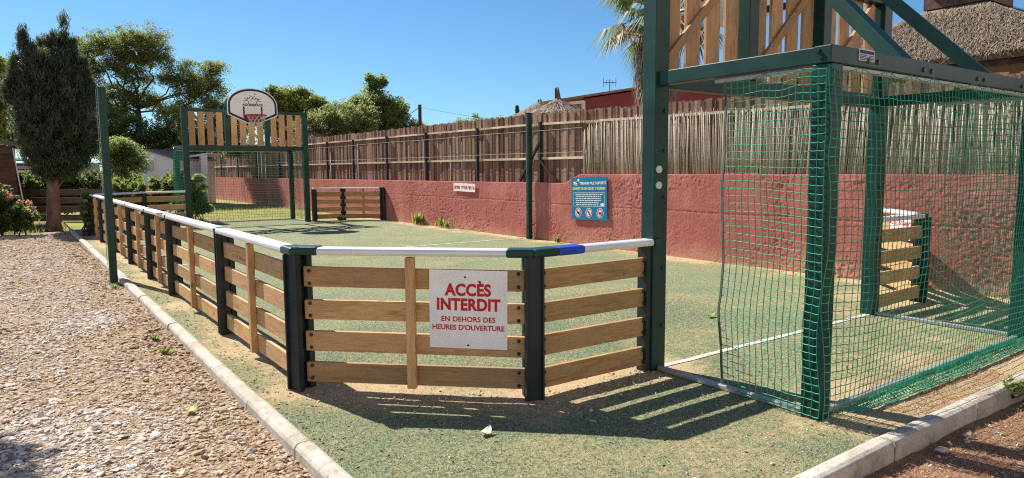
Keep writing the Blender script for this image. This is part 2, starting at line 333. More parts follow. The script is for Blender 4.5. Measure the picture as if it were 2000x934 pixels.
# gravel stones, one scattered mass
t_ = (1 + 5 ** .5) / 2
ICO = np.array([(-1, t_, 0), (1, t_, 0), (-1, -t_, 0), (1, -t_, 0), (0, -1, t_), (0, 1, t_), (0, -1, -t_), (0, 1, -t_), (t_, 0, -1), (t_, 0, 1), (-t_, 0, -1), (-t_, 0, 1)]) / 1.902
ICF = np.array([(0, 11, 5), (0, 5, 1), (0, 1, 7), (0, 7, 10), (0, 10, 11), (1, 5, 9), (5, 11, 4), (11, 10, 2), (10, 7, 6), (7, 1, 8), (3, 9, 4), (3, 4, 2), (3, 2, 6), (3, 6, 8), (3, 8, 9), (4, 9, 5), (2, 4, 11), (6, 2, 10), (8, 6, 7), (9, 8, 1)])
def stones(name, P, size, mat, flat=.4, tone=None):
    n = len(P); V = ICO[None] * (1 + .28 * rng.standard_normal((n, 12, 1))).clip(.5, 1.5)
    sx = size[:, None] * np.stack([rng.uniform(.7, 1.35, n), rng.uniform(.55, 1, n), rng.uniform(flat * .6, flat * 1.4, n)], 1)
    V = V * sx[:, None, :]; th = rng.uniform(0, 6.28, n); tl = rng.normal(0, .35, n)
    y, z = V[..., 1] * np.cos(tl)[:, None] - V[..., 2] * np.sin(tl)[:, None], V[..., 1] * np.sin(tl)[:, None] + V[..., 2] * np.cos(tl)[:, None]
    x = V[..., 0]; X = x * np.cos(th)[:, None] - y * np.sin(th)[:, None]; Y = x * np.sin(th)[:, None] + y * np.cos(th)[:, None]
    V = np.stack([X, Y, z], -1) + P[:, None, :]; F = ICF[None] + (np.arange(n) * 12)[:, None, None]
    tn = (rng.random(n) if tone is None else tone); return npobj(name, V.reshape(-1, 3), F.reshape(-1, 3), mat, tone=np.repeat(tn, 12), org=(0, 0, 0))
def stone_mat():
    t = NT('gravel_stone', .85, .25); a = t.attr(); c = t.ramp(a, [(0, (.22, .12, .06)), (.3, (.44, .31, .20)), (.52, (.55, .46, .37)), (.75, (.62, .57, .51)), (1, (.72, .69, .66))])
    f = t.noise(t.pos(), 140, 4); t.col(t.mix(c, (.30, .2, .12), t.math('MULTIPLY', f, .45))); t.bump(f, .4, .003); return t.m
M['stone'] = stone_mat()
def pts(n, x0, x1, y0, y1, pw=1): y = y0 + (y1 - y0) * rng.random(n) ** pw; return np.stack([x0 + (x1 - x0) * rng.random(n), y, np.zeros(n)], 1)
P = np.concatenate([pts(24000, -.5, 1.2, 3.0, 9, 1.3), pts(18000, -.7, 1.2, 8.5, 22, 1.2), pts(4500, -1.8, -.5, 2.5, 10)])
sz = rng.lognormal(math.log(.0088), .5, len(P)) * (1 + P[:, 1] * .035); sz = sz.clip(.004, .034); P[:, 2] = gz(P[:, 0], P[:, 1]) + sz * .15
cl = fbm(P[:, 0] * 1.3 + 5, P[:, 1] * .8)          # swept drifts of pale stones and ochre grit
keep = rng.random(len(P)) < np.clip(.6 + 1.7 * (cl - .4), .4, 1); P = P[keep]; sz = sz[keep]; cl = cl[keep]
tag(stones('gravel', P, sz, M['stone'], .35, np.clip(rng.normal(.54, .19, len(P)) + (cl - .5) * .8 - .35 * np.clip((P[:, 0] - .6) / .6, 0, 1), 0, 1)), kind='stuff')
P = np.concatenate([pts(1500, 3.0, 6.6, .9, 1.72), pts(160, 2.2, 6.6, 1.95, 2.3), np.stack([1.5 + 2.6 * (q_ := rng.random(420)), np.where(q_ < .5, 4.85 - 2.3 * q_, 3.68) + rng.normal(-.12, .14, 420), np.zeros(420)], 1), pts(90, 1.4, 5, 2, 4)]); P[:, 2] = np.where(P[:, 1] < 1.8, -.085 + .06 * (fbm(P[:, 0] * 1.5, P[:, 1] * 1.5) - .5), .002)
tag(stones('grit', P, rng.lognormal(math.log(.006), .45, len(P)).clip(.003, .02), M['stone'], .6), kind='stuff')
# thin strips: needles, blades
def strips(name, P, L, wd, mat, lean=1.4, tone=None, flatdir=False):
    n = len(P); th = rng.uniform(0, 6.28, n); el = (rng.normal(0, .12, n) if flatdir else rng.uniform(.35, lean, n)); L = L * rng.uniform(.5, 1.4, n)
    d = np.stack([np.cos(th) * np.cos(el), np.sin(th) * np.cos(el), np.abs(np.sin(el))], 1); s = np.stack([-np.sin(th), np.cos(th), np.zeros(n)], 1) * wd / 2
    V = np.stack([P - s, P + s, P + d * L[:, None]], 1); F = np.arange(n * 3).reshape(n, 3)
    return npobj(name, V.reshape(-1, 3), F, mat, tone=np.repeat(rng.random(n) if tone is None else tone, 3), org=(0, 0, 0))
M['needle'] = toned('fallen_needles', (.22, .085, .04), (.58, .33, .17))
P = pts(9000, 2.6, 6.9, .7, 1.74); P = P[rng.random(len(P)) < np.clip(2.4 * (fbm(P[:, 0] * 2.2, P[:, 1] * 2.2) - .3), 0, 1)]
P[:, 2] = -.075 + .06 * (fbm(P[:, 0] * 1.5, P[:, 1] * 1.5) - .5)
Q = pts(7000, 4.0, 8, 1.9, 2.5); Q = Q[fbm(Q[:, 0] * 1.9 + 7, Q[:, 1] * 2.6 + 3) > .54]; Q[:, 2] = .006
tag(strips('pine_needles', np.concatenate([P, Q]), .055, .0035, M['needle'], flatdir=True), kind='stuff')
M['blade'] = toned('turf_blade', (.02, .06, .03), (.62, .58, .36), .8)
P = np.concatenate([pts(130000, 1.32, 6.5, 1.9, 6.5, 1.25)]); sm_ = sandmask(P[:, 0], P[:, 1]); P = P[rng.random(len(P)) > sm_ * 1.5 + .05]; P[:, 2] = tz(P[:, 0], P[:, 1]) - .002
tag(strips('turf_blades', P, .013, .0045, M['blade'], 1.2), kind='stuff')

# ------------------------------------------------------------------ barriers round the pitch
BZ = [(.055, .2), (.285, .43), (.52, .66), (.75, .895)]
def bolt(p, d, parent, r=.014, mat='bolt'):
    p = Vector(p); d = Vector(d).normalized(); b = MB(); b.tube([p, p + d * .008, p + d * .013], [r, r * .85, r * .3], 8)
    return b.build('bolt', M[mat], parent, smooth=False)
def bpost(p, nrm, root, h=.985, wd=.125):
    """a channel in front of the boards and one behind, joined by a web; nrm points outwards"""
    n = Vector((*nrm, 0)).normalized(); t = Vector((-n.y, n.x, 0)); p = Vector((*p, 0)); b = MB()
    def ch(c, w_, d_): b.bar(c, c + Vector((0, 0, h)), w_, d_, upv=n)
    for off, w_ in ((.048, wd), (-.05, wd * .78)):
        c = p + n * off; b.bar(c, c + Vector((0, 0, h)), w_, .028, upv=n)
        for s in (-1, 1):
            e = c + t * s * (w_ / 2 - .008) + n * (.02 if off > 0 else -.02); b.bar(e + Vector((0, 0, .002)), e + Vector((0, 0, h - .002)), .015, .03, upv=n)
    b.bar(p + t * .0, p + Vector((0, 0, h - .004)), .03, .07, upv=n)
    return b.build('post', M['black'], root, bevel=.004)
def bay(root, p, q, nrm, batten=True, bolts=False, trim=.045):
    P_ = Vector((*p, 0)); Q_ = Vector((*q, 0)); d = (Q_ - P_).normalized(); n = Vector((*nrm, 0)).normalized()
    for z0, z1 in BZ:
        a = P_ + d * trim; c = Q_ - d * trim; z = (z0 + z1) / 2 + random.uniform(-.006, .006); tl = random.uniform(-.005, .005)
        o = plank('board', a + Vector((0, 0, z - tl)), c + Vector((0, 0, z + tl)), z1 - z0, .036, M['board'], root, bevel=.006)
        if bolts:
            for e, s in ((a, 1), (c, -1)):
                for dz in (-.045, .045): bolt(e + d * s * .045 + n * .018 + Vector((0, 0, z + dz)), n, o)
    if batten:
        c = (P_ + Q_) / 2 + n * .046
        plank('batten', c + Vector((0, 0, .05)), c + Vector((0, 0, .972)), .062, .052, M['board'], root, upv=d, bevel=.004)
def rail(root, p, q, mat='alu', z=1.005, wd=.125, name='handrail'):
    return plank(name, (*p, z), (*q, z), .052, wd, M[mat], root, bevel=.018)
def cap(root, p, mat='green', L=.12, ang=0):
    d = Vector((math.cos(ang), math.sin(ang), 0)); c = Vector((*p, 1.0065)); return plank('rail_joint', c - d * L / 2, c + d * L / 2, .058, .132, M[mat], root, bevel=.016)
# long left side
LY = [4.85, 6.96, 9.56, 11.23, 13.26, 15.5, 17.84, 19.87]
bar = thing('barrier', (1.62, 4.85, 0), 'long wooden pitch barrier with white top rail running beside the concrete kerb and gravel', 'barrier', 'wooden barriers round the pitch')
for i, y in enumerate(LY):
    bpost((1.62, y), (-1, -.42) if i == 0 else (-1, 0), bar, wd=.13 if i == 0 else .085)
    if i:
        bay(bar, (1.62, LY[i - 1]), (1.62, y), (-1, 0)); rail(bar, (1.60, LY[i - 1] + .04), (1.60, y - .01))
        cap(bar, (1.60, y + .02), L=.075, ang=math.pi / 2)
plank('rail_joint', (1.60, 4.98, 1.007), (1.60, 4.76, 1.007), .06, .134, M['green'], bar, bevel=.016)
# near corner, left of the goal
A_, B_, G_ = (1.62, 4.85), (2.82, 3.68), (3.97, 3.68)
bar = thing('barrier', (2.82, 3.68, 0), 'angled near corner barrier of four boards carrying the white ACCÈS INTERDIT sign', 'barrier', 'wooden barriers round the pitch')
bpost(B_, (-.38, -1), bar, wd=.13)
n1 = (-1.17, -1.2)
bay(bar, A_, B_, n1, True, True); bay(bar, B_, G_, (0, -1), False, True)
rail(bar, (1.67, 4.79), (2.76, 3.735)); rail(bar, (3.22, 3.67), (3.95, 3.67)); plank('rail_sleeve', (3.0, 3.67, 1.006), (3.24, 3.67, 1.006), .06, .134, M['blue'], bar, bevel=.016)
plank('rail_joint', (1.60, 4.86, 1.008), (1.74, 4.72, 1.008), .061, .135, M['green'], bar, bevel=.016)
plank('rail_joint', (2.69, 3.79, 1.007), (2.83, 3.665, 1.007), .06, .134, M['green'], bar, bevel=.016); plank('rail_joint', (2.79, 3.67, 1.0065), (3.01, 3.67, 1.0065), .059, .133, M['green'], bar, bevel=.016)
plank('rail_joint', (3.94, 3.67, 1.0065), (4.0, 3.67, 1.0065), .059, .15, M['green'], bar, bevel=.01)
b = MB(); b.box(3.885, 3.935, 3.63, 3.73, 0, .98); b.build('end_bracket', M['black'], bar, bevel=.004)
# near corner, right of the goal
bar = thing('barrier', (8.5, 3.68, 0), 'short corner barrier of boards seen through the green net, against the red wall', 'barrier', 'wooden barriers round the pitch')
C_, D_ = (8.5, 3.68), (9.42, 4.72)
bpost(C_, (.38, -1), bar); bpost(D_, (1, -.6), bar, wd=.085)
bay(bar, (7.43, 3.68), C_, (0, -1), False); bay(bar, C_, D_, (1.04, -.92), False)
rail(bar, (7.45, 3.67), (8.42, 3.67)); rail(bar, (8.53, 3.73), (9.40, 4.69)); cap(bar, (8.48, 3.68), L=.16, ang=.4)
# far end, right and left of the far goal
bar = thing('barrier', (8.49, 20.9, 0), 'far barrier section of dark boards between the far goal and the red wall', 'barrier', 'wooden barriers round the pitch')
for p, n in (((7.55, 20.88), (0, -1)), ((8.49, 20.9), (.2, -1)), ((9.42, 19.95), (.8, -1))): bpost(p, n, bar)
bay(bar, (7.55, 20.9), (8.49, 20.9), (0, 1), False); bay(bar, (8.49, 20.9), (9.42, 19.95), (1, 1), True)
rail(bar, (7.5, 20.9), (8.49, 20.9)); rail(bar, (8.49, 20.9), (9.42, 19.95)); cap(bar, (9.40, 19.97), L=.14, ang=-.8)
bar = thing('barrier', (2.87, 20.9, 0), 'far barrier section left of the far goal with bushes behind it', 'barrier', 'wooden barriers round the pitch')
bpost((2.87, 20.9), (-.3, 1), bar)
bay(bar, (1.62, 19.87), (2.87, 20.9), (-1, 1), False); bay(bar, (2.87, 20.9), (3.96, 20.9), (0, 1), False)
rail(bar, (1.62, 19.87), (2.87, 20.9)); rail(bar, (2.87, 20.9), (3.96, 20.9)); cap(bar, (2.87, 20.9), L=.14, ang=.3)

# ------------------------------------------------------------------ goals: built once in their own frame (+Y behind the goal), then copied
HW, DEP, ZB = 1.68, 1.36, 2.235
goal = thing('goal', (0, 0, 0), 'near goal frame of dark green steel topped with vertical pine slats', 'goal', 'goals with basketball hoops')
def sq(name, p, q, w_, h_=None, mat='green', parent=goal, upv=(0, 0, 1), bevel=.006): b = MB(); b.bar(p, q, w_, h_ or w_, upv); return b.build(name, M[mat], parent, bevel=bevel)
for s in (-1, 1):
    o = sq('post', (s * HW, 0, 0), (s * HW, 0, 3.31), .15, .13, upv=(0, 1, 0))
    for z in (.35, .8, 1.35, 1.7, 2.0): 
        b = MB(); b.tube([(s * HW - s * .028, .063, z), (s * HW - s * .028, .078, z)], [.017, .012], 8); b.build('bolt', M['bolt'], o)
    for z in (2.22, 2.205):
        k = (2.22, 2.205).index(z); b = MB(); b.tube([(s * HW + s * (-.02 + .045 * k), .063, z), (s * HW + s * (-.02 + .045 * k), .08, z)], [.018, .012], 8); b.build('bolt', M['bolt'], o)
    if s == 1:
        for z in (1.44, 1.56): b = MB(); b.tube([(s * HW + .03, .063, z), (s * HW + .03, .078, z), (s * HW + .03, .084, z)], [.03, .028, .01], 10); b.build('bolt', M['boltwhite'], o)
    sq('back_post', (s * (HW - .01), DEP, 0), (s * (HW - .01), DEP, 2.18), .125)
    sq('side_beam', (s * HW, .066, ZB), (s * HW, DEP - .05, ZB), .1, .1)
    sq('ground_bar', (s * HW, .07, .02), (s * HW, DEP - .07, .02), .045, .035, 'galv')
sq('crossbar', (-HW + .076, 0, ZB), (HW - .076, 0, ZB), .1, .13)
bb = sq('back_beam', (-HW - .06, DEP + .005, ZB), (HW + .06, DEP + .005, ZB), .11, .105)
sq('ground_bar', (-HW + .07, DEP, .02), (HW - .07, DEP, .02), .045, .035, 'galv')
sq('net_rail', (-HW + .07, DEP + .03, 2.165), (HW - .07, DEP + .03, 2.165), .03, .03, 'galv')
for s in (-1, 1): sq('net_rail', (s * HW, .55, 2.165), (s * HW, DEP - .03, 2.165), .028, .028, 'galv')
for x in (-1.3, -1.18, -.42, -.3, .46, .58, 1.2, 1.32):
    b = MB(); b.tube([(x, DEP + .058, ZB - .01), (x, DEP + .072, ZB - .01)], [.019, .013], 8); b.build('bolt', M['bolt'], bb)
for s in (-1, 1):
    for dz, dx in ((.02, 0), (-.02, .02)):
        b = MB(); b.tube([(s * (HW + .058), DEP - .02 + dx, ZB + dz), (s * (HW + .072), DEP - .02 + dx, ZB + dz)], [.016, .01], 8); b.build('bolt', M['boltwhite' if 0 else 'bolt'], bb)
TOP = sq('top_beam', (-HW + .076, 0, 3.255), (HW - .076, 0, 3.255), .1, .1)
MPX = (-.56, .56)
for x in MPX:
    sq('upright', (x, 0, 2.3), (x, 0, 3.2), .13, .12, upv=(0, 1, 0)); sq('board_upright', (x * .8, 0, 3.306), (x * .8, 0, 3.66), .08)
    sq('brace', (x * 1.22, DEP - .03, 2.27), (x * .86, .05, 3.58), .1, .1)
# slats: on the court face of the frame
for k in range(3):
    x0 = (-HW + .1, MPX[0] + .1, MPX[1] + .1)[k]
    for j in range(4):
        x = x0 + .075 + .2475 * j * .985
        if k == 1 and j == 3: x -= .0
        plank('slat', (x, -.045, 2.285 + random.uniform(-.01, .01)), (x, -.045, 3.215), .165, .03, M['slat'], goal, upv=(1, 0, 0), bevel=.004)
    p = Vector((x0 + .06 if k == 0 else x0 + .12, -.005, 2.38)); L = 1.2
    for sgn in (1,):
        a = (x0 + .92, -.012, 2.36); c = (x0 + .08, -.012, 3.18)
        plank('diagonal_batten', a, c, .07, .034, M['slat'], goal, upv=(0, 1, 0), bevel=.003).rotation_euler.rotate_axis('X', math.pi / 2)
# backboard, on arms in front (court side) of the uprights; built in the goal's frame facing -Y
BY = -.62
def arc(w_, h_, n=22, ins=0):
    hw = w_ / 2 - ins; P_ = [(-.16 + ins * .3, ins), (.16 - ins * .3, ins), (hw - .02, .215 + ins * .75), (hw, .25 + ins * .75), (hw, .48)]
    for k in range(1, n): a = math.pi * k / n; P_.append((hw * math.cos(a), .48 + (h_ - .48 - ins) * math.sin(a) ** .92))
    return P_ + [(-hw, .48), (-hw, .25 + ins * .75), (-hw + .02, .215 + ins * .75)]
Z0 = 2.90
b = MB(); b.prism([(x, z + Z0) for x, z in arc(1.37, .97)], BY - .012, BY + .012, 'y'); board = b.build('backboard', M['white'], goal)
def ring(o_, i_, y0, y1, name, mat, parent):
    n = len(o_); b = MB(); V = [(x, y, z + Z0) for y in (y0, y1) for P_ in (o_, i_) for x, z in P_]
    F = []
    for k in range(n):
        j = (k + 1) % n; F += [(k, j, n + j, n + k), (2 * n + k, 3 * n + k, 3 * n + j, 2 * n + j), (n + k, n + j, 3 * n + j, 3 * n + k), (k, 2 * n + k, 2 * n + j, j)]
    b.add(V, F); return b.build(name, mat, parent)
ring(arc(1.37, .97, ins=.022), arc(1.37, .97, ins=.075), BY - .0155, BY - .0125, 'board_border', M['navy'], board)
b = MB()
b.box(-.265, -.225, BY - .0155, BY - .0125, Z0 + .17, Z0 + .46); b.box(.225, .265, BY - .0155, BY - .0125, Z0 + .17, Z0 + .46); b.box(-.224, .224, BY - .0155, BY - .0125, Z0 + .17, Z0 + .205)
b.build('target_square', M['navy'], board)
def fig(b, cx, cz, s, fl_):
    T = lambda pts_: b.tube([(cx + fl_ * x * s, BY - .015, cz + z * s) for x, z in pts_], .0075 * s, 4)
    T([(0, .02), (.01, .07)]); T([(0, .03), (-.06, -.005), (-.09, .0)]); T([(0, .03), (.04, -.02), (.05, -.07)])
    T([(.01, .065), (.055, .075), (.085, .11)]); T([(.01, .065), (-.04, .06), (-.07, .09)]); T([(.016, .09), (.02, .105)])
b = MB(); fig(b, -.15, Z0 + .61, 1., 1); fig(b, 0.0, Z0 + .67, .9, -1); fig(b, .15, Z0 + .61, 1., -1); b.tube([(.07, BY - .015, Z0 + .80), (.07, BY - .0165, Z0 + .825)], [.014, .014], 6)
b.build('runners_emblem', M['navy'], board)
def text(body, size, mat, parent, Mx, name='lettering', bold=.0, align='CENTER', sp=1.0, ext=.0008, lines=1.0):
    cu = bpy.data.curves.new(name, 'FONT'); cu.body = body; cu.size = size; cu.align_x = align; cu.align_y = 'CENTER'; cu.offset = bold; cu.extrude = ext
    cu.space_character = sp; cu.space_line = lines; cu.materials.append(mat); 
    tmp = bpy.data.objects.new(name, cu); COL.objects.link(tmp); dg = bpy.context.evaluated_depsgraph_get(); me = bpy.data.meshes.new_from_object(tmp.evaluated_get(dg)); bpy.data.objects.remove(tmp); bpy.data.curves.remove(cu)
    me.name = name; me.materials.clear(); me.materials.append(mat); return link(bpy.data.objects.new(name, me), parent, Mx)
text('AGORESPACE', .088, M['navy'], board, Matrix.Translation((0, BY - .0155, Z0 + .505)) @ Matrix.Rotation(math.pi / 2, 4, 'X'), bold=.003, sp=1.0)
# hoop
b = MB(); b.prism([(-.27, .235), (.27, .235), (.25, .13), (.12, .05), (-.12, .05), (-.25, .13)], BY - .024, BY - .0165, 'y'); 
for i in range(len(b.v)): b.v[i] = (b.v[i][0], b.v[i][1], b.v[i][2] + Z0)
plate = b.build('hoop_bracket', M['hoop'], goal)
ZR = Z0 + .2; RY = BY - .36; RR = .255
b = MB(); b.tube([(RR * math.cos(2 * math.pi * k / 28), RY + RR * math.sin(2 * math.pi * k / 28), ZR) for k in range(29)], .016, 6); b.bar((-.2, BY - .02, ZR), (-.12, RY + .22, ZR), .03, .03); b.bar((.2, BY - .02, ZR), (.12, RY + .22, ZR), .03, .03)
b.bar((-.2, BY - .02, ZR - .1), (-.2, RY + .15, ZR), .012, .03); b.bar((.2, BY - .02, ZR - .1), (.2, RY + .15, ZR), .012, .03); hoop = b.build('hoop', M['hoop'], goal)
b = MB(); N_ = 12
for k in range(N_):
    for sg in (1, -1):
        P_ = []
        for j in range(5):
            a = 2 * math.pi * (k + sg * j * .5) / N_; rr = RR * (1 - .11 * j); P_.append((rr * math.cos(a), RY + rr * math.sin(a), ZR - .075 * j))
        b.tube(P_, .006, 3)
b.build('hoop_net', M['cord'], hoop)
for x in MPX: sq('board_arm', (x * .8, BY + .012, 3.12), (x, -.06, 3.12), .06); sq('board_arm', (x * .8, BY + .012, 3.58), (x * .8, -.04, 3.58), .06)

# far goal is the copy; the near one turns round to face it
far = copy_tree(goal); far['label'] = 'far goal frame with the white rounded basketball backboard on its slatted top'
far.location = (5.66, 20.9, 0)
goal.location = (5.69, 3.68, 0); goal.rotation_euler = (0, 0, math.pi)
W[goal.name] = Matrix.Translation((5.69, 3.68, 0)) @ Matrix.Rotation(math.pi, 4, 'Z')
# maker's plate on the near back beam
b = MB(); b.box(4.25, 4.44, 2.2555, 2.2585, 2.218, 2.29); pl = b.build('maker_plate', M['plate'], goal)
b = MB(); b.box(4.262, 4.43, 2.2535, 2.2553, 2.262, 2.282)
for k in range(4): b.box(4.262, 4.262 + random.uniform(.07, .1), 2.2535, 2.2553, 2.224 + k * .009, 2.228 + k * .009); b.box(4.37, 4.43, 2.2535, 2.2553, 2.224 + k * .009, 2.228 + k * .009)
b.build('plate_print', M['navy'], pl)

# ------------------------------------------------------------------ nets of real threads
def tubes_np(lines_, r, n=3):
    Vs = []; Fs = []; base = 0
    for P_ in lines_:
        P_ = np.asarray(P_); k = len(P_); d = np.gradient(P_, axis=0); d /= np.linalg.norm(d, axis=1, keepdims=True) + 1e-9
        ref = np.where(np.abs(d[:, 2:3]) < .9, np.array([[0, 0, 1.]]), np.array([[1., 0, 0]])); a = np.cross(d, ref); a /= np.linalg.norm(a, axis=1, keepdims=True) + 1e-9; b = np.cross(a, d)
        an = np.arange(n) * 2 * np.pi / n; V = P_[:, None] + r * (a[:, None] * np.cos(an)[None, :, None] + b[:, None] * np.sin(an)[None, :, None]); Vs.append(V.reshape(-1, 3))
        i = np.arange(k - 1)[:, None] * n; j = np.arange(n)[None]; q = np.stack([i + j, i + (j + 1) % n, i + n + (j + 1) % n, i + n + j], -1).reshape(-1, 4) + base; Fs.append(q); base += k * n
    return np.concatenate(Vs), np.concatenate(Fs)
def net_surface(path, z0, z1, cell, bulge, seed):
    """grid over a horizontal path (list of xy), from z1 down to z0; returns (rows, cols, 3)"""
    g = np.random.default_rng(seed); path = np.array(path, float); sl = np.r_[0, np.cumsum(np.hypot(*np.diff(path, axis=0).T))]; L = sl[-1]
    nc = int(L / cell) + 1; nr = int((z1 - z0) / cell) + 1; s = np.linspace(0, L, nc); x = np.interp(s, sl, path[:, 0]); y = np.interp(s, sl, path[:, 1])
    tx = np.gradient(x); ty = np.gradient(y); ll = np.hypot(tx, ty); nx, ny = ty / ll, -tx / ll
    Sx, Zt = np.meshgrid(s, np.linspace(0, 1, nr)); bz = bulge * np.sin(np.pi * Zt) * np.interp(s, [0, .2, L - .2, L], [0, 1, 1, 0])[None]
    wob = .08 * (fbm(Sx * 1.3 + seed, Zt * 3, 3) - .5); X = x[None] + nx[None] * (bz + wob); Y_ = y[None] + ny[None] * (bz + wob)
    Z = z1 - (z1 - z0) * Zt; sag = .11 * (fbm(Sx * .9 + 3 * seed, Zt * 2.2, 3) - .5) * np.sin(np.pi * Zt.clip(0, 1)) + .012 * (fbm(Sx * 7, Zt * 20 + seed, 2) - .5); Z = Z + sag
    top = np.abs(np.sin(s * np.pi / .3)) * .028; Z = Z - top[None] * np.exp(-Zt * 14)
    lat = .075 * (fbm(Sx * 1.1 + 50, Zt * 4 + seed, 3) - .5); X += lat * (tx / ll)[None]; Y_ += lat * (ty / ll)[None]
    return np.stack([X, Y_, Z], -1)
def net_obj(name, G, r, mat, parent, refine=2):
    lines_ = []
    def fine(P_):
        if refine == 1: return P_
        t = np.arange(len(P_)); tt = np.linspace(0, len(P_) - 1, (len(P_) - 1) * refine + 1); Q = np.stack([np.interp(tt, t, P_[:, i]) for i in range(3)], 1)
        Q[1::2, 2] -= .004; return Q
    for row in G: lines_.append(fine(row))
    for c in range(G.shape[1]): lines_.append(G[:, c])
    V, F = tubes_np(lines_, r); return npobj(name, V, F, mat, parent)
xl, xr, yb = 3.915, 7.46, 2.235
net = thing('goal_net', (5.69, 2.3, 0), 'green cord net hung on the near goal, gathered along the ground at its foot', 'net', 'goal nets')
G = net_surface([(4.0, 3.03), (3.93, 2.45), (xl, yb + .02)], .03, 2.17, .05, -.02, 3); net_obj('side_panel', G, .0030, M['net'], net)
for e in (G[:, 0],): V, F = tubes_np([e, e + np.array([.004, .012, 0])], .006, 5); npobj('edge_rope', V, F, M['rope'], net)
G = net_surface([(xl, yb), (4.3, yb - .03), (5.7, yb - .06), (7.1, yb - .03), (xr, yb)], .025, 2.165, .052, .055, 5); net_obj('back_panel', G, .0027, M['net'], net)
foot = []
for lay in range(3):
    nx_ = 150; xs_ = np.linspace(4.3, xr, nx_); f_ = (xs_ - 4.3) / (xr - 4.3); env = np.sin(np.pi * f_) ** .4
    rows = np.linspace(0, 1, 5); Xh = xs_[None] + .02 * (fbm(xs_[None] * 4 + 9 * lay, rows[:, None] * 5) - .5)
    Yh = yb - .02 - (.03 + .07 * env)[None] * rows[:, None] + .03 * (fbm(xs_[None] * 5 + 30 * lay, rows[:, None] * 3 + lay) - .5)
    Zh = .012 + (.065 * env)[None] * (1 - rows[:, None]) ** 1.3 + .03 * env[None] * fbm(xs_[None] * 7 + 11 * lay, rows[:, None] * 4)
    Gh = np.stack([Xh, Yh, Zh], -1); foot += list(Gh) + [Gh[:, c] for c in range(lay, nx_, 2)]
V, F = tubes_np(foot, .0026); npobj('gathered_hem', V, F, M['net'], net)
G = net_surface([(xr, yb), (7.45, 2.7), (7.4, 3.03)], .03, 2.17, .052, .03, 8); net_obj('side_panel', G, .0027, M['net'], net)
net = thing('goal_net', (5.66, 22.2, 0), 'green cord net hung on the far goal below the basketball backboard', 'net', 'goal nets')
yb2 = 22.33
G = net_surface([(3.93, 21.5), (3.9, 22.0), (3.9, yb2)], .03, 2.17, .08, -.03, 13); net_obj('side_panel', G, .0042, M['net'], net, 1)
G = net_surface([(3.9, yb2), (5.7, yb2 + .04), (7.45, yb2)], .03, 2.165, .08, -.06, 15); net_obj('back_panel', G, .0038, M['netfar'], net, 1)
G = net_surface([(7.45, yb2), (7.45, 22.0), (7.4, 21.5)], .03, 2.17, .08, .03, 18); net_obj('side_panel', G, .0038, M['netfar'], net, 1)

# ------------------------------------------------------------------ poles of the ball-stop fence
for (x, y, h, lab) in ((1.14, 11.6, 2.76, 'tall dark green steel pole standing by the kerb at the gravel path'), (9.40, 12.36, 2.79, 'tall dark green steel pole standing close against the red wall')):
    t0 = thing('steel_pole', (x, y, 0), lab, 'pole', 'tall poles beside the pitch')
    b = MB(); b.bar((x, y, -.08), (x, y, h), .1, .1); b.build('shaft', M['green'], t0, bevel=.006)
    b = MB(); b.box(x - .054, x + .054, y - .054, y + .054, h + .001, h + .012); b.build('cap', M['black'], t0)
    for z in (.6, 1.0, 1.5, 1.85, 2.2, 2.55): b = MB(); b.bar((x - .075, y, z), (x - .05, y, z), .01, .012); b.bar((x + .05, y, z + .1), (x + .07, y, z + .1), .01, .012); b.build('hook', M['galv'], t0)
    b = MB(); b.tube([(x - .07, y, .2), (x - .068, y - .01, 1.2), (x - .072, y, h - .02)], .004, 4); b.build('wire', M['galv'], t0)

# ------------------------------------------------------------------ signs
def sign_matrix(p, nrm):
    n = Vector((*nrm, 0)).normalized(); x = Vector((-n.y, n.x, 0)); Mx = Matrix((x, Vector((0, 0, 1)), n)).transposed().to_4x4(); Mx.translation = Vector(p); return Mx
def sheet_sign(name, Mx, w_, h_, mat, label, cat, group=None, th=.004):
    b = MB(); b.box(-w_ / 2, w_ / 2, -h_ / 2, h_ / 2, -th, 0); me = bpy.data.meshes.new(name); me.from_pydata(b.v, [], b.f); me.materials.append(mat)
    return tag(link(bpy.data.objects.new(name, me), None, Mx), label, cat, group)
def access_sign(p, nrm, label, tilt=0):
    Mx = sign_matrix(p, nrm) @ Matrix.Rotation(tilt, 4, 'Z'); s = sheet_sign('access_sign', Mx, .545, .545, M['white'], label, 'sign', 'closed outside opening hours signs'); T = lambda x, y: Mx @ Matrix.Translation((x, y, .001))
    text('ACCÈS', .112, M['red'], s, T(0, .132) @ Matrix.Diagonal((.9, 1, 1, 1)), bold=.0046, sp=1.05); text('INTERDIT', .112, M['red'], s, T(0, .03) @ Matrix.Diagonal((.88, 1, 1, 1)), bold=.0046, sp=1.05)
    text('EN DEHORS DES', .049, M['red'], s, T(0, -.07), bold=.0012, sp=1.06); text("HEURES D'OUVERTURE", .049, M['red'], s, T(0, -.128), bold=.0012, sp=1.0)
    for x, y in ((-.02, .225), (0, -.25)): b = MB(); b.tube([(x, y, 0), (x, y, .004)], .007, 8); me = bpy.data.meshes.new('screw'); me.from_pydata(b.v, [], b.f); me.materials.append(M['black']); link(bpy.data.objects.new('screw', me), s, Mx)
    return s
nA = Vector((-1.17, -1.2, 0)).normalized()
c = Vector((2.505, 3.985, .612)) + nA * .025
access_sign(c, n1, 'white square sign with red lettering screwed to the near corner boards', R(-.6))
Mx = sign_matrix(Vector((8.80, 4.02, .83)) + Vector((-1.04, .92, 0)).normalized() * .05, (-1.04, .92))
s = sheet_sign('access_sign', Mx, .56, .27, M['white'], 'white red-lettered sign on the small barrier by the red wall', 'sign', 'closed outside opening hours signs')
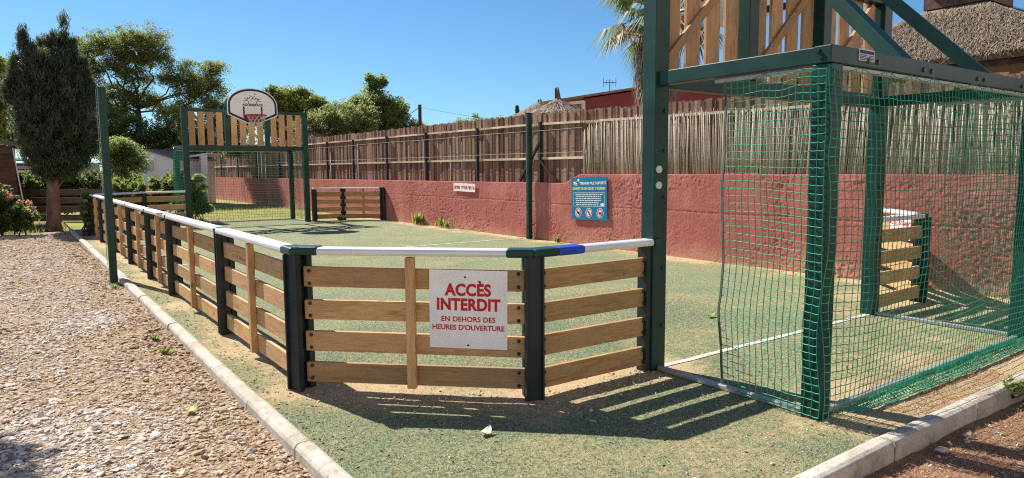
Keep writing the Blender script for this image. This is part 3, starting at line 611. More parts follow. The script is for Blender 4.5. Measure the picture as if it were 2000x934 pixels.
text('ACCÈS INTERDIT', .075, M['red'], s, Mx @ Matrix.Translation((0, .05, .001)), bold=.002); text("EN DEHORS DES HEURES", .04, M['red'], s, Mx @ Matrix.Translation((0, -.03, .001))); text("D'OUVERTURE", .04, M['red'], s, Mx @ Matrix.Translation((0, -.085, .001)))
# blue rules board on the wall
Mx = sign_matrix((9.452, 10.44, .965), (-1, 0)) @ Matrix.Rotation(R(1.5), 4, 'Z')
s = sheet_sign('rules_board', Mx, 1.06, .86, M['signblue'], 'blue rules board with three red prohibition circles fixed to the red wall', 'sign', th=.012)
T = lambda x, y: Mx @ Matrix.Translation((x, y, .001))
text('TERRAIN MULTI-SPORTS', .072, M['signwhite'], s, T(.12, .305), bold=.002); text('OUVERT DE 10H-12H ET 16H-20H30', .066, M['signyellow'], s, T(0, .2), bold=.003, sp=.92)
def loc_mesh(name, b, mat, parent, Mx): me = bpy.data.meshes.new(name); me.from_pydata(b.v, [], b.f); me.materials.append(mat); return link(bpy.data.objects.new(name, me), parent, Mx)
b = MB()
for x0, x1, y0, y1 in ((-.47, .47, .115, .121), (-.47, .47, -.161, -.155), (-.47, -.464, -.1545, .1145), (.464, .47, -.1545, .1145)): b.box(x0, x1, y0, y1, .0005, .002)
loc_mesh('text_frame', b, M['signwhite'], s, Mx); b = MB()
for k in range(6):
    x = -.40 + .02 * (k % 2)
    while x < .36 - (.1 if k > 3 else 0): w_ = random.uniform(.025, .09); b.box(x, min(x + w_, .42), .085 - k * .042 - .009, .085 - k * .042 + .009, .0005, .002); x += w_ + .018
loc_mesh('small_print', b, M['signwhite'], s, Mx)
b = MB()
for a in range(7): an = a * .9; b.tube([(-.40, .31, .001), (-.40 + .06 * math.cos(an), .31 + .05 * math.sin(an), .0018)], [.012, .006], 4)
b.prism([(-.38 + .05 * math.cos(k * .7854), .285 + .035 * math.sin(k * .7854)) for k in range(8)], .0005, .0016); b.prism([(-.305 + .035 * math.cos(k * .7854), .375 + .03 * math.sin(k * .7854)) for k in range(8)], .0005, .0016)
b.prism([(.40 + .06 * math.cos(k * .7854), -.12 + .03 * math.sin(k * .7854)) for k in range(8)], .0021, .003); loc_mesh('emblem', b, M['signwhite'], s, Mx)
for i, x in enumerate((-.32, 0, .33)):
    y = -.29; b = MB(); b.prism([(x + .098 * math.cos(k * math.pi / 14), y + .098 * math.sin(k * math.pi / 14)) for k in range(28)], .0005, .0016); pic = loc_mesh('prohibition_symbol', b, M['signwhite'], s, Mx)
    b = MB(); n = 28
    V = [(x + r_ * math.cos(k * math.pi / 14), y + r_ * math.sin(k * math.pi / 14), z) for z in (.0018, .0028) for r_ in (.086, .068) for k in range(n)]
    b.add(V, [(2 * n + k, 2 * n + (k + 1) % n, 3 * n + (k + 1) % n, 3 * n + k) for k in range(n)]); b.bar((x - .05, y + .052, .0022), (x + .05, y - .052, .0022), .016, .0012); loc_mesh('red_ring', b, M['red'], pic, Mx)
    b = MB()
    if i == 0: b.tube([(x - .03, y + .03, .0018), (x - .01, y - .03, .0018)], .012, 5); b.tube([(x + .03, y + .03, .0018), (x + .01, y - .03, .0018)], .012, 5)
    elif i == 1: b.tube([(x - .01, y + .035, .0018), (x + .015, y - .035, .0018)], .014, 5)
    else: b.tube([(x - .04, y, .0018), (x + .035, y + .005, .0018)], .014, 5); b.tube([(x - .03, y, .0018), (x - .03, y - .035, .0018)], .006, 4); b.tube([(x + .025, y, .0018), (x + .025, y - .035, .0018)], .006, 4); b.tube([(x + .03, y, .0018), (x + .05, y + .025, .0018)], .008, 4)
    loc_mesh('pictogram', b, M['black'], pic, Mx)
Mx = sign_matrix((9.455, 15.2, 1.105), (-1, 0)) @ Matrix.Rotation(R(-.8), 4, 'Z')
s = sheet_sign('wall_sign', Mx, 1.04, .21, M['white'], 'narrow white sign with one line of print high on the red wall', 'sign', th=.01)
b = MB(); x = -.47; j = 0
while x < .46:
    w_ = random.choice((.03, .04, .045)); b.box(x, x + .010, -.045, .035, .0005, .002); b.box(x + .0105, x + w_, random.choice((-.045, .0, .02)), .035, .0005, .002); j += 1; x += w_ + (.045 if j % 6 == 0 else .012)
loc_mesh('small_print', b, M['red'], s, Mx)

# ------------------------------------------------------------------ red rendered wall (real relief) and the picket fence behind it
def wall_mat():
    t = NT('red_render', .92, .12); p = t.pos(); a = t.noise(p, 1.1, 6); b = t.noise(p, 28, 5); c = t.noise(p, 110, 3)
    base = t.ramp(a, [(.3, (.40, .125, .10)), (.5, (.47, .155, .128)), (.7, (.56, .225, .19))]); base = t.mix(base, (.25, .07, .055), t.math('MULTIPLY', t.ramp(b, [(.5, (0, 0, 0)), (.7, (1, 1, 1))]), .4))
    sz_ = t.n('ShaderNodeSeparateXYZ'); t.l(p, sz_.inputs[0]); dr = t.noise(t.pos((1, 5, .5)), 1.6, 5, .65)
    base = t.mix(base, (.30, .10, .085), t.math('MULTIPLY', t.ramp(dr, [(.5, (0, 0, 0)), (.68, (1, 1, 1))]), .55))
    sp = t.math('SUBTRACT', t.math('ADD', .34, t.math('MULTIPLY', t.math('SUBTRACT', a, .5), .8)), sz_.outputs[2]); base = t.mix(base, (.50, .31, .20), t.math('MULTIPLY', t.ramp(sp, [(.05, (0, 0, 0)), (.32, (1, 1, 1))]), .55))
    t.col(t.mix(base, (.66, .28, .23), t.math('MULTIPLY', t.ramp(c, [(.5, (0, 0, 0)), (.72, (1, 1, 1))]), .3))); t.bump(t.math('ADD', b, c), .7, .01); return t.m
def wall_top(y): return np.interp(y, [0, 10.75, 11.25, 45], [1.47, 1.455, 1.262, 1.2])
ys = np.concatenate([np.arange(.2, 2.5, .03), np.arange(2.5, 14, .0125), np.arange(14, 19, .024), np.arange(19, 43, .06)]); zs = np.linspace(0, 1, 118)
Yg, Tg = np.meshgrid(ys, zs); Zg = -.12 + (wall_top(Yg) + .12) * Tg
rough_ = np.abs(fbm(Yg * 4.2, Zg * 4.2, 5) - .5) ; crack = np.exp(-((Zg - .82 - .05 * (fbm(Yg * .7, Yg * 0) - .5)) / .012) ** 2) * .008
patch = np.clip((fbm(Yg * .9 + 3, Zg * 1.1 + 8, 3) - .3) * 2.6, .22, 1)
hgt = patch * (.013 * (fbm(Yg * 14, Zg * 14, 4) - .5) + .022 * (fbm(Yg * 42, Zg * 42, 2) - .5)) + .012 * (fbm(Yg * 3, Zg * 3, 3) - .5) + .02 * (fbm(Yg * .5, Zg * .7, 2) - .5) - crack
hgt -= .10 * np.clip(.34 - fbm(Yg * 15 + 31, Zg * 23, 4), 0, 1) * patch
hgt *= np.interp(Tg, [0, .95, 1], [1, .9, .25]) * np.interp(Yg, [0, 17, 28], [1, .8, .4])
Xg = 9.487 - hgt; V = np.stack([Xg.ravel(), Yg.ravel(), Zg.ravel()], 1); ny, nz = len(ys), len(zs)
i = (np.arange(nz - 1)[:, None] * ny + np.arange(ny - 1)[None]).ravel(); F = np.stack([i, i + ny, i + ny + 1, i + 1], 1)
t0 = (nz - 1) * ny; base = len(V); back = np.stack([np.full(ny, 9.605), ys, wall_top(ys)], 1); back2 = back.copy(); back2[:, 2] = -.12; V = np.concatenate([V, back, back2])
k = np.arange(ny - 1); F = np.concatenate([F, np.stack([t0 + k, base + k, base + k + 1, t0 + k + 1], 1), np.stack([base + k, base + ny + k, base + ny + k + 1, base + k + 1], 1)])
ends = [(0, t0, base, base + ny), (ny - 1, base + 2 * ny - 1, base + ny - 1, t0 + ny - 1)]; F = np.concatenate([F, np.array(ends)])
wl = npobj('red_wall', V, F, wall_mat(), org=(9.5, 20, 0), smooth=True); tag(wl, 'long low wall of rough red render along the side of the pitch', 'wall')
# old footing stub by the pole
M['picket'] = toned('weathered_picket', (.13, .066, .046), (.44, .28, .205), .85, (.05, .03, .025), .5, 22)
M['railw'] = wood('pale_fence_rail', (.56, .44, .29), (.74, .62, .45), (.4, .28, .18))
M['fpost'] = simple('dark_fence_post', (.03, .03, .035), .7)
FX = 9.80
ftop = lambda y: np.interp(y, [1, 5, 9.5, 13, 27, 45], [2.66, 2.70, 2.76, 2.82, 2.84, 2.80])
fence = thing('picket_fence', (FX, 20, 0), 'tall brown picket fence with pale rails standing behind the red wall', 'fence')
def pickets(y0, y1):
    b = MB(); y = y0
    while y < y1:
        w_ = random.uniform(.06, .105); dx = random.uniform(-.02, .02); h = float(ftop(y)) + random.uniform(-.025, .02)
        tn = min(1, max(0, random.gauss(.45, .3))); b.box(FX + dx, FX + dx + .022, y, y + w_, .9, h, tn); y += w_ - .006
    return b
for y0, y1 in ((.6, 6), (6, 12), (12, 18), (18, 24), (24, 31), (31, 44)): pickets(y0, y1).build('picket_panel', M['picket'], fence)
y = .8; 
while y < 43:                                                     # rails: top one broken into short cleats, middle one continuous
    L = random.uniform(1.0, 1.5); z = float(ftop(y)) - .24
    plank('top_rail', (FX - .03, y, z), (FX - .03, y + L, float(ftop(y + L)) - .24), .045, .05, M['railw'], fence, bevel=0); 
    g_ = random.uniform(.35, .7); cb = MB()
    for q in np.arange(y + L + .05, y + L + g_ - .03, .085): cb.box(FX - .042, FX - .012, q, q + .045, float(ftop(q)) - .262, float(ftop(q)) - .222)
    cb.box(FX - .012, FX - .004, y + L + .02, y + L + g_ - .02, float(ftop(y)) - .262, float(ftop(y)) - .222); cb.build('cleat', M['railw'], fence); y += L + g_
for y0 in np.arange(10.9, 43, 2.6):
    plank('middle_rail', (FX - .035, y0, 1.80), (FX - .035, min(y0 + 2.59, 43.5), 1.80), .05, .06, M['railw'], fence, bevel=0)
for yy in (12.35, 14.95, 17.65, 20.2, 22.85, 25.3, 28, 31, 34.5, 38, 41.5): 
    b = MB(); b.bar((FX - .085, yy, .9), (FX - .085, yy, 2.62), .07, .06); b.build('fence_post', M['fpost'], fence)
b = MB(); b.bar((FX - .1, 12.32, 2.2), (FX - .1, 13.1, 1.3), .06, .05); b.bar((FX - .1, 12.32, 1.75), (FX - .1, 11.75, 1.3), .05, .04); b.build('stay', M['fpost'], fence)
b = MB()
for z in (2.42, 1.92): b.tube([(FX - .12, 10.9, z)] + [(FX - .12, yy, z + .01 * math.sin(yy)) for yy in range(12, 43, 2)], .0028, 4)
b.build('tension_wire', M['wire'], fence)
# reed screen
M['reed'] = toned('dry_reed', (.22, .175, .13), (.76, .67, .54), .8, (.18, .12, .08), .3, 40)
b = MB(); y = .7
while y < 10.72:
    lean = random.gauss(0, .03) + .05 * math.sin(y * .9); x = FX - .262 + random.uniform(-.012, .012); r_ = random.uniform(.006, .0135); zt = float(np.interp(y, [1, 5, 9, 10.3, 10.72], [2.38, 2.43, 2.5, 2.45, 2.32])) + random.gauss(0, .035)
    b.tube([(x, y, 1.42), (x + random.uniform(-.006, .006), y + lean * .5 + random.uniform(-.01, .01), 1.85), (x, y + lean, zt)], [r_, r_, r_ * .7], 5, min(1, max(0, random.gauss(.48, .36)))); y += random.uniform(.011, .024)
rs = b.build('reed_screen', M['reed'], smooth=True); tag(rs, 'pale reed screen tied in front of the picket fence above the red wall', 'screen')
b = MB()
for z in (1.62, 2.05, 2.33): b.tube([(FX - .285, yy, z) for yy in np.arange(.7, 10.8, .5)], .0022, 4)
b.build('tie_wire', M['fpost'], rs)

# ------------------------------------------------------------------ foliage
def leaves(C, n_per, rad, size, asp=.5, flat=1.0, upb=0.0, tone_c=None, droop=None):
    """C (k,3) clump centres, rad (k,) clump radii: leaf quads spread through each clump"""
    k = len(C); n = k * n_per; d = rng.standard_normal((n, 3)); d /= np.linalg.norm(d, axis=1, keepdims=True); rr = rng.random(n) ** .55
    off = d * rr[:, None] * np.repeat(rad, n_per)[:, None]; off[:, 2] *= flat; P_ = np.repeat(C, n_per, 0) + off
    nr = rng.standard_normal((n, 3)); nr[:, 2] = np.abs(nr[:, 2]) + upb; nr /= np.linalg.norm(nr, axis=1, keepdims=True)
    a = rng.standard_normal((n, 3)) if droop is None else droop + .5 * rng.standard_normal((n, 3)); a -= nr * (a * nr).sum(1, keepdims=True); a /= np.linalg.norm(a, axis=1, keepdims=True) + 1e-9; b = np.cross(nr, a)
    s = size * rng.uniform(.6, 1.35, n)[:, None]; V = np.stack([P_ - a * s, P_ + b * s * asp, P_ + a * s, P_ - b * s * asp], 1)
    tn = np.clip((np.repeat(tone_c, n_per) if tone_c is not None else .5) + rng.normal(0, .2, n), 0, 1)
    return V.reshape(-1, 3), np.arange(n * 4).reshape(n, 4), np.repeat(tn, 4)
def branch(b, p, q, r0, r1, n=5, wob=.12, sides=6):
    p = Vector(p); q = Vector(q); L = (q - p).length; pts_ = []
    for i in range(n + 1): f = i / n; pts_.append(p.lerp(q, f) + Vector((random.gauss(0, 1), random.gauss(0, 1), random.gauss(0, .6))) * L * wob * math.sin(math.pi * f) * .5)
    b.tube(pts_, [r0 + (r1 - r0) * i / n for i in range(n + 1)], sides); return pts_
def barkm(name, c): t = NT(name, .95, .1); f = t.noise(t.pos((1, 1, .25)), 9, 6); t.col(t.ramp(f, [(.3, tuple(.5 * q for q in c)), (.7, c)])); t.bump(f, 1, .03); return t.m
M['bark'] = barkm('grey_brown_bark', (.085, .068, .058)); M['barkred'] = barkm('pink_brown_bark', (.26, .16, .125)); M['barkpalm'] = barkm('palm_thatch', (.30, .23, .15))
LM_ = {'oak': leafmat('oak_leaf', (.09, .11, .05), (.27, .29, .12)), 'cyp': leafmat('cypress_spray', (.025, .04, .036), (.085, .115, .09), .3), 'lime': leafmat('lime_leaf', (.14, .18, .045), (.38, .42, .12), .45),
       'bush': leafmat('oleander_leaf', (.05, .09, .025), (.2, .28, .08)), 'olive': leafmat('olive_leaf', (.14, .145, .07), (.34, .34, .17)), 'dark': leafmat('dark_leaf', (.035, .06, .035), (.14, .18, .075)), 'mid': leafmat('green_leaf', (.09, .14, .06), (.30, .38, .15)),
       'pink': leafmat('pink_petal', (.45, .12, .2), (.75, .35, .42)), 'redf': leafmat('red_petal', (.4, .02, .04), (.6, .08, .1)), 'weed': leafmat('weed_leaf', (.09, .11, .03), (.34, .31, .11)), 'cream': leafmat('cream_petal', (.45, .45, .36), (.7, .7, .6)),
       'hedge': leafmat('hedge_leaf', (.015, .028, .014), (.075, .095, .035)), 'palm': leafmat('palm_leaf', (.06, .10, .04), (.24, .30, .14), .3), 'palmdry': leafmat('dry_palm_leaf', (.22, .13, .05), (.42, .27, .10), .25), 'straw': toned('straw', (.19, .15, .11), (.56, .47, .36)), 'strawpav': toned('grey_thatch', (.10, .075, .055), (.42, .33, .245)), 'strawdark': toned('weathered_thatch', (.12, .09, .065), (.36, .28, .20))}
def tree(name, base, crown, mat, label, group=None, n_per=90, size=.12, trunk_r=.14, bark='bark', cat='tree', asp=.5, flat=.85, density=1):
    """crown: list of (x,y,z,r) lobes; clumps are strewn over each lobe's shell with gaps between"""
    t0 = thing(name, base, label, cat, group); b = MB(); base = Vector(base); C = []; Rr = []; T_ = []
    zc = min(c[2] - c[3] * .5 for c in crown); cx = sum(c[0] for c in crown) / len(crown); cy = sum(c[1] for c in crown) / len(crown); fork = Vector(((base.x + cx) / 2, (base.y + cy) / 2, max(base.z + .3, zc)))
    branch(b, base, fork, trunk_r, trunk_r * .75, 5, .06, 8)
    for (x, y, z, r) in crown:
        c = Vector((x, y, z)); branch(b, fork, c, trunk_r * .55, trunk_r * .16, 5, .15)
        nc = max(8, int(36 * r * r * density / (.55 + .1 * r)))
        for k in range(nc):
            d = Vector((random.gauss(0, 1), random.gauss(0, 1), random.gauss(0, 1))).normalized(); f = random.random() ** .35 * random.uniform(.85, 1.2)
            e = c + Vector((d.x * r * f, d.y * r * f, d.z * r * f * flat)); C.append(e); Rr.append(random.uniform(.22, .5) * min(1.4, .45 + r * .5)); T_.append(random.gauss(.5, .2))
            if k % 3 == 0: branch(b, c, e, trunk_r * .13, .012, 3, .15, 4)
    b.build('trunk', M[bark], t0, smooth=True)
    V, F, tn = leaves(np.array(C), int(n_per * 1.25), np.array(Rr) * 1.15, size * .62, asp, .8, .6, np.array(T_)); npobj('crown', V, F, LM_[mat], t0, tn); return t0

# big dark cypress-like conifer at the left
t0 = thing('conifer_tree', (.93, 23.45, 0), 'large dark conifer with a bare lower trunk and upswept wispy tips at the pitch corner', 'tree')
b = MB(); b.tube([(.9, 23.4, -.1), (.92, 23.42, .15), (.95, 23.45, .7), (.98, 23.5, 1.5), (1.05, 23.5, 2.6), (1.1, 23.5, 4)], [.24, .19, .165, .15, .12, .05], 10); branch(b, (.98, 23.5, 1.2), (1.6, 23.4, 2.2), .05, .03); branch(b, (.98, 23.5, 1.5), (.55, 23.6, 2.5), .06, .03); branch(b, (.97, 23.5, .95), (1.35, 23.4, 1.5), .03, .02)
b.build('trunk', M['barkred'], t0, smooth=True)
n = 1500; C = []; T_ = []
prof = lambda z: np.interp(z, [1.45, 1.8, 2.4, 3.2, 3.9, 4.4, 4.8], [.35, .8, 1.0, 1.0, .92, .8, .62])
spires = [(.30, 23.5, 4.75, .26), (.52, 23.5, 5.5, .24), (.72, 23.4, 5.15, .22), (.92, 23.6, 5.2, .28), (1.08, 23.4, 5.3, .26), (1.22, 23.3, 5.35, .24), (1.36, 23.5, 5.45, .2), (1.50, 23.5, 5.95, .2), (1.68, 23.4, 5.3, .22), (1.9, 23.3, 4.75, .24), (2.02, 23.4, 4.2, .2), (.14, 23.4, 4.1, .2)]
while len(C) < n:
    z = random.uniform(1.45, 4.8); r = float(prof(z)) * random.random() ** .4 * random.uniform(.9, 1.1); a = random.uniform(0, 6.283); C.append((1.12 + r * math.cos(a) * 1.0, 23.5 + r * math.sin(a), z)); T_.append(random.gauss(.45, .22))
for (x, y, zt, r0) in spires:
    for k in range(62): f = random.random() ** 1.15; z = 3.5 + (zt - 3.5) * f; r = r0 * (1 - f) ** .6 * random.random() ** .6; a = random.uniform(0, 6.283); C.append((x + r * math.cos(a), y + r * math.sin(a), z)); T_.append(random.gauss(.5, .2))
C = np.array(C); n_per = 46; out = (C - np.array([1.12, 23.5, 3.0])) * np.array([1, 1, .2]); dr = np.repeat(out, n_per, 0) * .7 + np.array([0, 0, 1.5])
V, F, tn = leaves(C, n_per, rng.uniform(.07, .2, len(C)), .075, .15, 1.35, 0, np.array(T_), dr); npobj('crown', V, F, LM_['cyp'], t0, tn)
# holm oak behind it, with open limbs
t0 = thing('oak_tree', (5.06, 38.7, 0), 'tall spreading oak with open limbs and dark leaves showing sky gaps', 'tree'); b = MB(); C = []; Rr = []; T_ = []
fork = Vector((5.3, 38.7, 4.6)); branch(b, (5.06, 38.7, 0), fork, .2, .13, 6, .05, 8)
limbs = [((4.3, 39.2, 6.2), .13), ((3.4, 39.8, 7.2), .1), ((5.3, 38.9, 6.9), .14), ((6.9, 37.6, 5.2), .12), ((7.9, 36.9, 6.0), .1), ((6.2, 38.3, 7.3), .11), ((4.6, 39, 7.7), .1), ((5.7, 38.6, 7.8), .1), ((3.9, 39.5, 5.2), .1), ((8.2, 36.7, 5.2), .08), ((7.3, 37.4, 6.0), .08)]
lc = [(3.3, 40, 7.5, .75), (4.2, 39.4, 7.7, .7), (3.5, 39.8, 6.4, .6), (4.1, 39.4, 5.2, .8), (5.2, 39, 7.9, .65), (6.0, 38.5, 7.9, .75), (6.3, 38.3, 7.1, .6), (5.4, 38.8, 6.1, .55), (7.6, 37.2, 6.2, .7), (8.2, 36.7, 5.6, .7), (7.4, 37.3, 5.3, .7), (6.6, 37.9, 6.1, .4), (8.3, 36.6, 4.8, .5), (4.6, 39.2, 6.7, .5), (4.5, 39.2, 4.3, .75), (6.9, 37.6, 4.5, .4), (8.5, 36.6, 6.6, .4), (3.0, 40, 6.9, .4), (5.0, 38.9, 5.2, .5), (5.9, 38.4, 5.0, .45), (4.9, 39, 7.2, .5), (5.7, 38.7, 7.0, .5), (3.6, 39.7, 4.4, .7), (2.9, 40, 5.7, .6)]
for q, r in limbs: branch(b, fork + Vector((random.uniform(-.1, .1), 0, random.uniform(-.3, .4))), q, r * .62, .022, 6, .16)
for (x, y, z, r) in lc:
    for k in range(int(75 * r * r + 12)):
        d = Vector((random.gauss(0, 1), random.gauss(0, 1), random.gauss(0, .7))).normalized() * r * random.random() ** .5 * 1.25; e = Vector((x, y, z)) + d; C.append(e); Rr.append(random.uniform(.2, .46)); T_.append(random.gauss(.42, .25))
        if k % 4 == 0: branch(b, (x, y, z), e, .025, .008, 3, .2, 4)
b.build('trunk', M['bark'], t0, smooth=True); V, F, tn = leaves(np.array(C), 105, np.array(Rr) * 1.15, .045, .5, .65, .2, np.array(T_)); npobj('crown', V, F, LM_['oak'], t0, tn)
# the mass of trees below and around it
tree('leafy_tree', (-1.2, 39.5, 0), [(-1.2, 40, 5.5, 1.5), (-.6, 39.8, 6.4, .9), (-.4, 40, 4, 1.2), (.2, 39.9, 3.2, .7), (-2, 40, 4, 1.3)], 'lime', 'bright green leafy tree at the left edge behind the conifer', size=.11, n_per=110)
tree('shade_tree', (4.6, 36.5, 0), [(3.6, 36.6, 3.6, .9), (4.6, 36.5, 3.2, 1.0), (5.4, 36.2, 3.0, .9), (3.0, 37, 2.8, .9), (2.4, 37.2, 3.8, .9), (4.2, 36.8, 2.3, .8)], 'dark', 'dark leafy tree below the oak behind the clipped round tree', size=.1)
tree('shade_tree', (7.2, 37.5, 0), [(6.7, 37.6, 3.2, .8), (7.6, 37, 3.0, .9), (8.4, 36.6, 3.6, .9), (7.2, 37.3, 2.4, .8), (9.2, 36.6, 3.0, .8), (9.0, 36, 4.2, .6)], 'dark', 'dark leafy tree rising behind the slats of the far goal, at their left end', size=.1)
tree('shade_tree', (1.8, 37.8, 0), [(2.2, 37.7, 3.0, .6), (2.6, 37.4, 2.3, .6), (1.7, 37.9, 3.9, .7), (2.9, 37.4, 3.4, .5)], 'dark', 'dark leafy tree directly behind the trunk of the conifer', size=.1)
tree('lime_tree', (6.3, 36.2, 0), [(6.2, 36.3, 4.3, .55), (6.6, 36.1, 3.7, .5), (5.9, 36.4, 3.6, .45), (6.9, 36, 4.1, .35), (7.4, 35.7, 3.6, .4)], 'lime', 'pale lime green young tree beneath the right hand limbs of the oak', size=.09, n_per=70, trunk_r=.07)
tree('round_tree', (3.25, 27.4, 0), [(3.25, 27.4, 2.15, .62), (3.45, 27.3, 2.3, .42), (2.95, 27.5, 2.3, .42), (3.5, 27.25, 1.85, .4), (3.1, 27.4, 1.7, .45)], 'mid', 'rounded bright green tree just right of the tall steel pole', size=.075, n_per=120, trunk_r=.06)
# trees beyond the fence
tree('broad_tree', (13.4, 41, 0), [(12.6, 41, 5.3, 1.0), (13.6, 40.5, 5.7, .9), (14.4, 40, 5.3, .9), (11.8, 41.5, 5.0, 1.1), (13.2, 41, 4.2, 1.2), (15.1, 39.3, 5.0, .7), (10.8, 42.3, 4.6, 1.1), (13.9, 40.2, 6.05, .35), (12.7, 41, 6.1, .35)], 'lime', 'yellowish green broad tree beyond the fence right of the backboard', 'trees beyond the fence', size=.12, n_per=100)
tree('olive_tree', (14, 35, 0), [(13.5, 35, 4.0, .95), (14.4, 34.6, 4.2, .9), (15.0, 34.2, 3.8, .8), (12.8, 35.6, 3.6, .9), (14.2, 34.6, 3.2, .9), (15.4, 34.5, 4.4, .6)], 'olive', 'greyish olive coloured tree over the thatched roofs beyond the fence', 'trees beyond the fence', size=.09, n_per=110)
tree('walnut_tree', (16.6, 35.6, 0), [(16.5, 35.8, 5.0, 1.15), (15.7, 36.2, 4.9, .75), (17.4, 35.2, 4.7, .9), (16.6, 35.7, 6.0, .5), (16.3, 35.8, 6.5, .28), (16.9, 35.5, 6.45, .25), (17.7, 35, 4.0, .8), (16.0, 36, 3.7, 1.0), (17.0, 35.4, 3.5, 1.0), (15.2, 36.5, 4.9, .35)], 'mid', 'tall full green tree beyond the fence beside the utility pole', 'trees beyond the fence', size=.11, n_per=110)
tree('small_tree', (18.5, 34.2, 0), [(18.45, 34.2, 3.9, .4), (18.7, 34, 3.6, .45), (18.2, 34.3, 3.5, .4), (17.9, 34.4, 3.4, .35)], 'mid', 'small green treetop just right of the utility pole', 'trees beyond the fence', size=.09, n_per=80, trunk_r=.06)
tree('low_tree', (21, 32.3, 0), [(20.3, 32.8, 3.6, .65), (21.0, 32.3, 4.0, .6), (21.6, 31.8, 3.9, .6), (19.8, 33.1, 3.4, .5), (22.0, 31.5, 3.6, .5)], 'lime', 'low rounded yellow green tree above the fence with sky around it', 'trees beyond the fence', size=.09, n_per=110, trunk_r=.1)
tree('sparse_tree', (26.1, 37.3, 0), [(25.7, 37.5, 4.6, .4), (26.3, 37.2, 4.7, .4), (26.8, 36.8, 4.4, .35)], 'dark', 'sparse dark treetop next to the tiny cypress on the skyline', 'trees beyond the fence', size=.08, n_per=22, trunk_r=.06)
b = MB(); t0 = thing('cypress_tree', (36, 49, 0), 'tiny pointed dark cypress on the skyline behind the fence', 'tree', 'trees beyond the fence'); b.tube([(36, 49, 0), (36, 49, 5)], [.15, .05], 6); b.build('trunk', M['bark'], t0)
z = rng.uniform(3.5, 6.95, 110); rr = .55 * ((6.95 - z) / 3.2) ** .8 * rng.random(110) ** .5; a = rng.uniform(0, 6.28, 110); V, F, tn = leaves(np.stack([36 + rr * np.cos(a), 49 + rr * np.sin(a), z], 1), 60, np.full(110, .13), .1, .3, 1.2); npobj('crown', V, F, LM_['cyp'], t0, tn * .6)

# hedge, bushes, flowers
def mound(name, label, cat, lobes, mat, size=.06, n_per=60, cl=50, asp=.35, flowers=None, group=None, loc=None, cr=.12):
    t0 = thing(name, loc or (lobes[0][0], lobes[0][1], 0), label, cat, group); C = []; T_ = []
    b = MB(); 
    for (x, y, z, r) in lobes:
        for k in range(max(5, int(cl * r * r * 2.5))):
            d = Vector((random.gauss(0, 1), random.gauss(0, 1), random.gauss(0, 1))).normalized() * r * random.random() ** .33; C.append((x + d.x, y + d.y, max(.06, z + d.z * .9))); T_.append(random.gauss(.5, .25))
        for k in range(3): branch(b, (x + random.uniform(-.15, .15), y + random.uniform(-.15, .15), -.05), (x + random.uniform(-.5, .5) * r, y + random.uniform(-.5, .5) * r, z), .02, .008, 4, .15, 5)
    b.build('stem', M['bark'], t0); V, F, tn = leaves(np.array(C), n_per, np.full(len(C), cr), size, asp, 1, .2, np.array(T_)); npobj('foliage', V, F, LM_[mat], t0, tn)
    if flowers:
        fm, cs, fr = flowers
        for q in cs: V, F, tn = leaves(np.array([q]), 46, np.array([fr]), .028, .8, 1, .2); npobj('blossom', V, F, LM_[fm], t0, tn)
    return t0
mound('oleander_bush', 'pink flowering oleander bush in front of the dark brown shed', 'bush', [(-.3, 22.1, .55, .55), (.1, 22.0, .4, .42), (-.7, 22.2, .7, .6), (-.25, 22.2, .95, .35), (-1.3, 22.3, .6, .6)], 'dark', .07, 70, 60, .3, ('pink', [(-.13, 21.9, 1.1), (-.02, 21.85, .98), (.18, 21.8, .8), (.34, 21.7, .78), (.42, 21.7, .62), (-.35, 21.9, 1.2), (.38, 21.75, .7), (-.08, 21.85, .9)], .085))
mound('green_bush', 'light green oleander bushes behind the far left barrier with one red bloom', 'bush', [(3.0, 25.4, .85, .5), (3.6, 25.0, .9, .52), (4.2, 24.5, 1.05, .45), (4.5, 24.3, .8, .5), (2.7, 25.7, 1.0, .4), (3.9, 24.9, .7, .5)], 'bush', .085, 60, 60, .22, ('redf', [(3.42, 24.0, .98), (3.5, 24.05, .9)], .09))
mound('round_bush', 'rounded variegated bush seen through the far goal net', 'bush', [(4.55, 22.9, 1.15, .36), (4.5, 22.9, .62, .42), (4.75, 22.8, .55, .3), (4.3, 23.2, 1.3, .35)], 'mid', .06, 70, 80, .35)
mound('climbing_plant', 'leafy climber with pale flowers on the far end of the long barrier', 'plant', [(1.5, 19.9, .75, .13), (1.48, 19.9, .5, .13), (1.5, 19.9, .25, .1), (1.5, 19.9, .95, .1)], 'dark', .05, 40, 160, .4, ('cream', [(1.45, 19.8, .86), (1.44, 19.8, .6), (1.46, 19.8, .74), (1.5, 19.8, .3)], .05))
hd = thing('hedge', (1.5, 29.7, 0), 'clipped dark hedge with sunlit top behind the low wooden plank fence', 'hedge'); C = []; 
for k in range(520): f = random.random(); C.append((-.6 + 4.4 * f, 31.3 - 2.9 * f + random.uniform(-.4, .4), random.uniform(.2, 1.5)))
V, F, tn = leaves(np.array(C), 60, np.full(520, .17), .06, .5, 1, .2); npobj('foliage', V, F, LM_['hedge'], hd, tn)
# low plank fence in the shade
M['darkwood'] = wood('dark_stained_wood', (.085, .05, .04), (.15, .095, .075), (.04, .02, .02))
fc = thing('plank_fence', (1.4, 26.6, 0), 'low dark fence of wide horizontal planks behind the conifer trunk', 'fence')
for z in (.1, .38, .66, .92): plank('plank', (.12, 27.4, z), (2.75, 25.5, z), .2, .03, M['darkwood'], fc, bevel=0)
for f in (0.02, .33, .66, .98): x, y = .12 + 2.63 * f, 27.45 - 1.9 * f; b = MB(); b.box(x - .05, x + .05, y + .03, y + .13, -.1, 1.04); b.build('fence_post', M['darkwood'], fc)

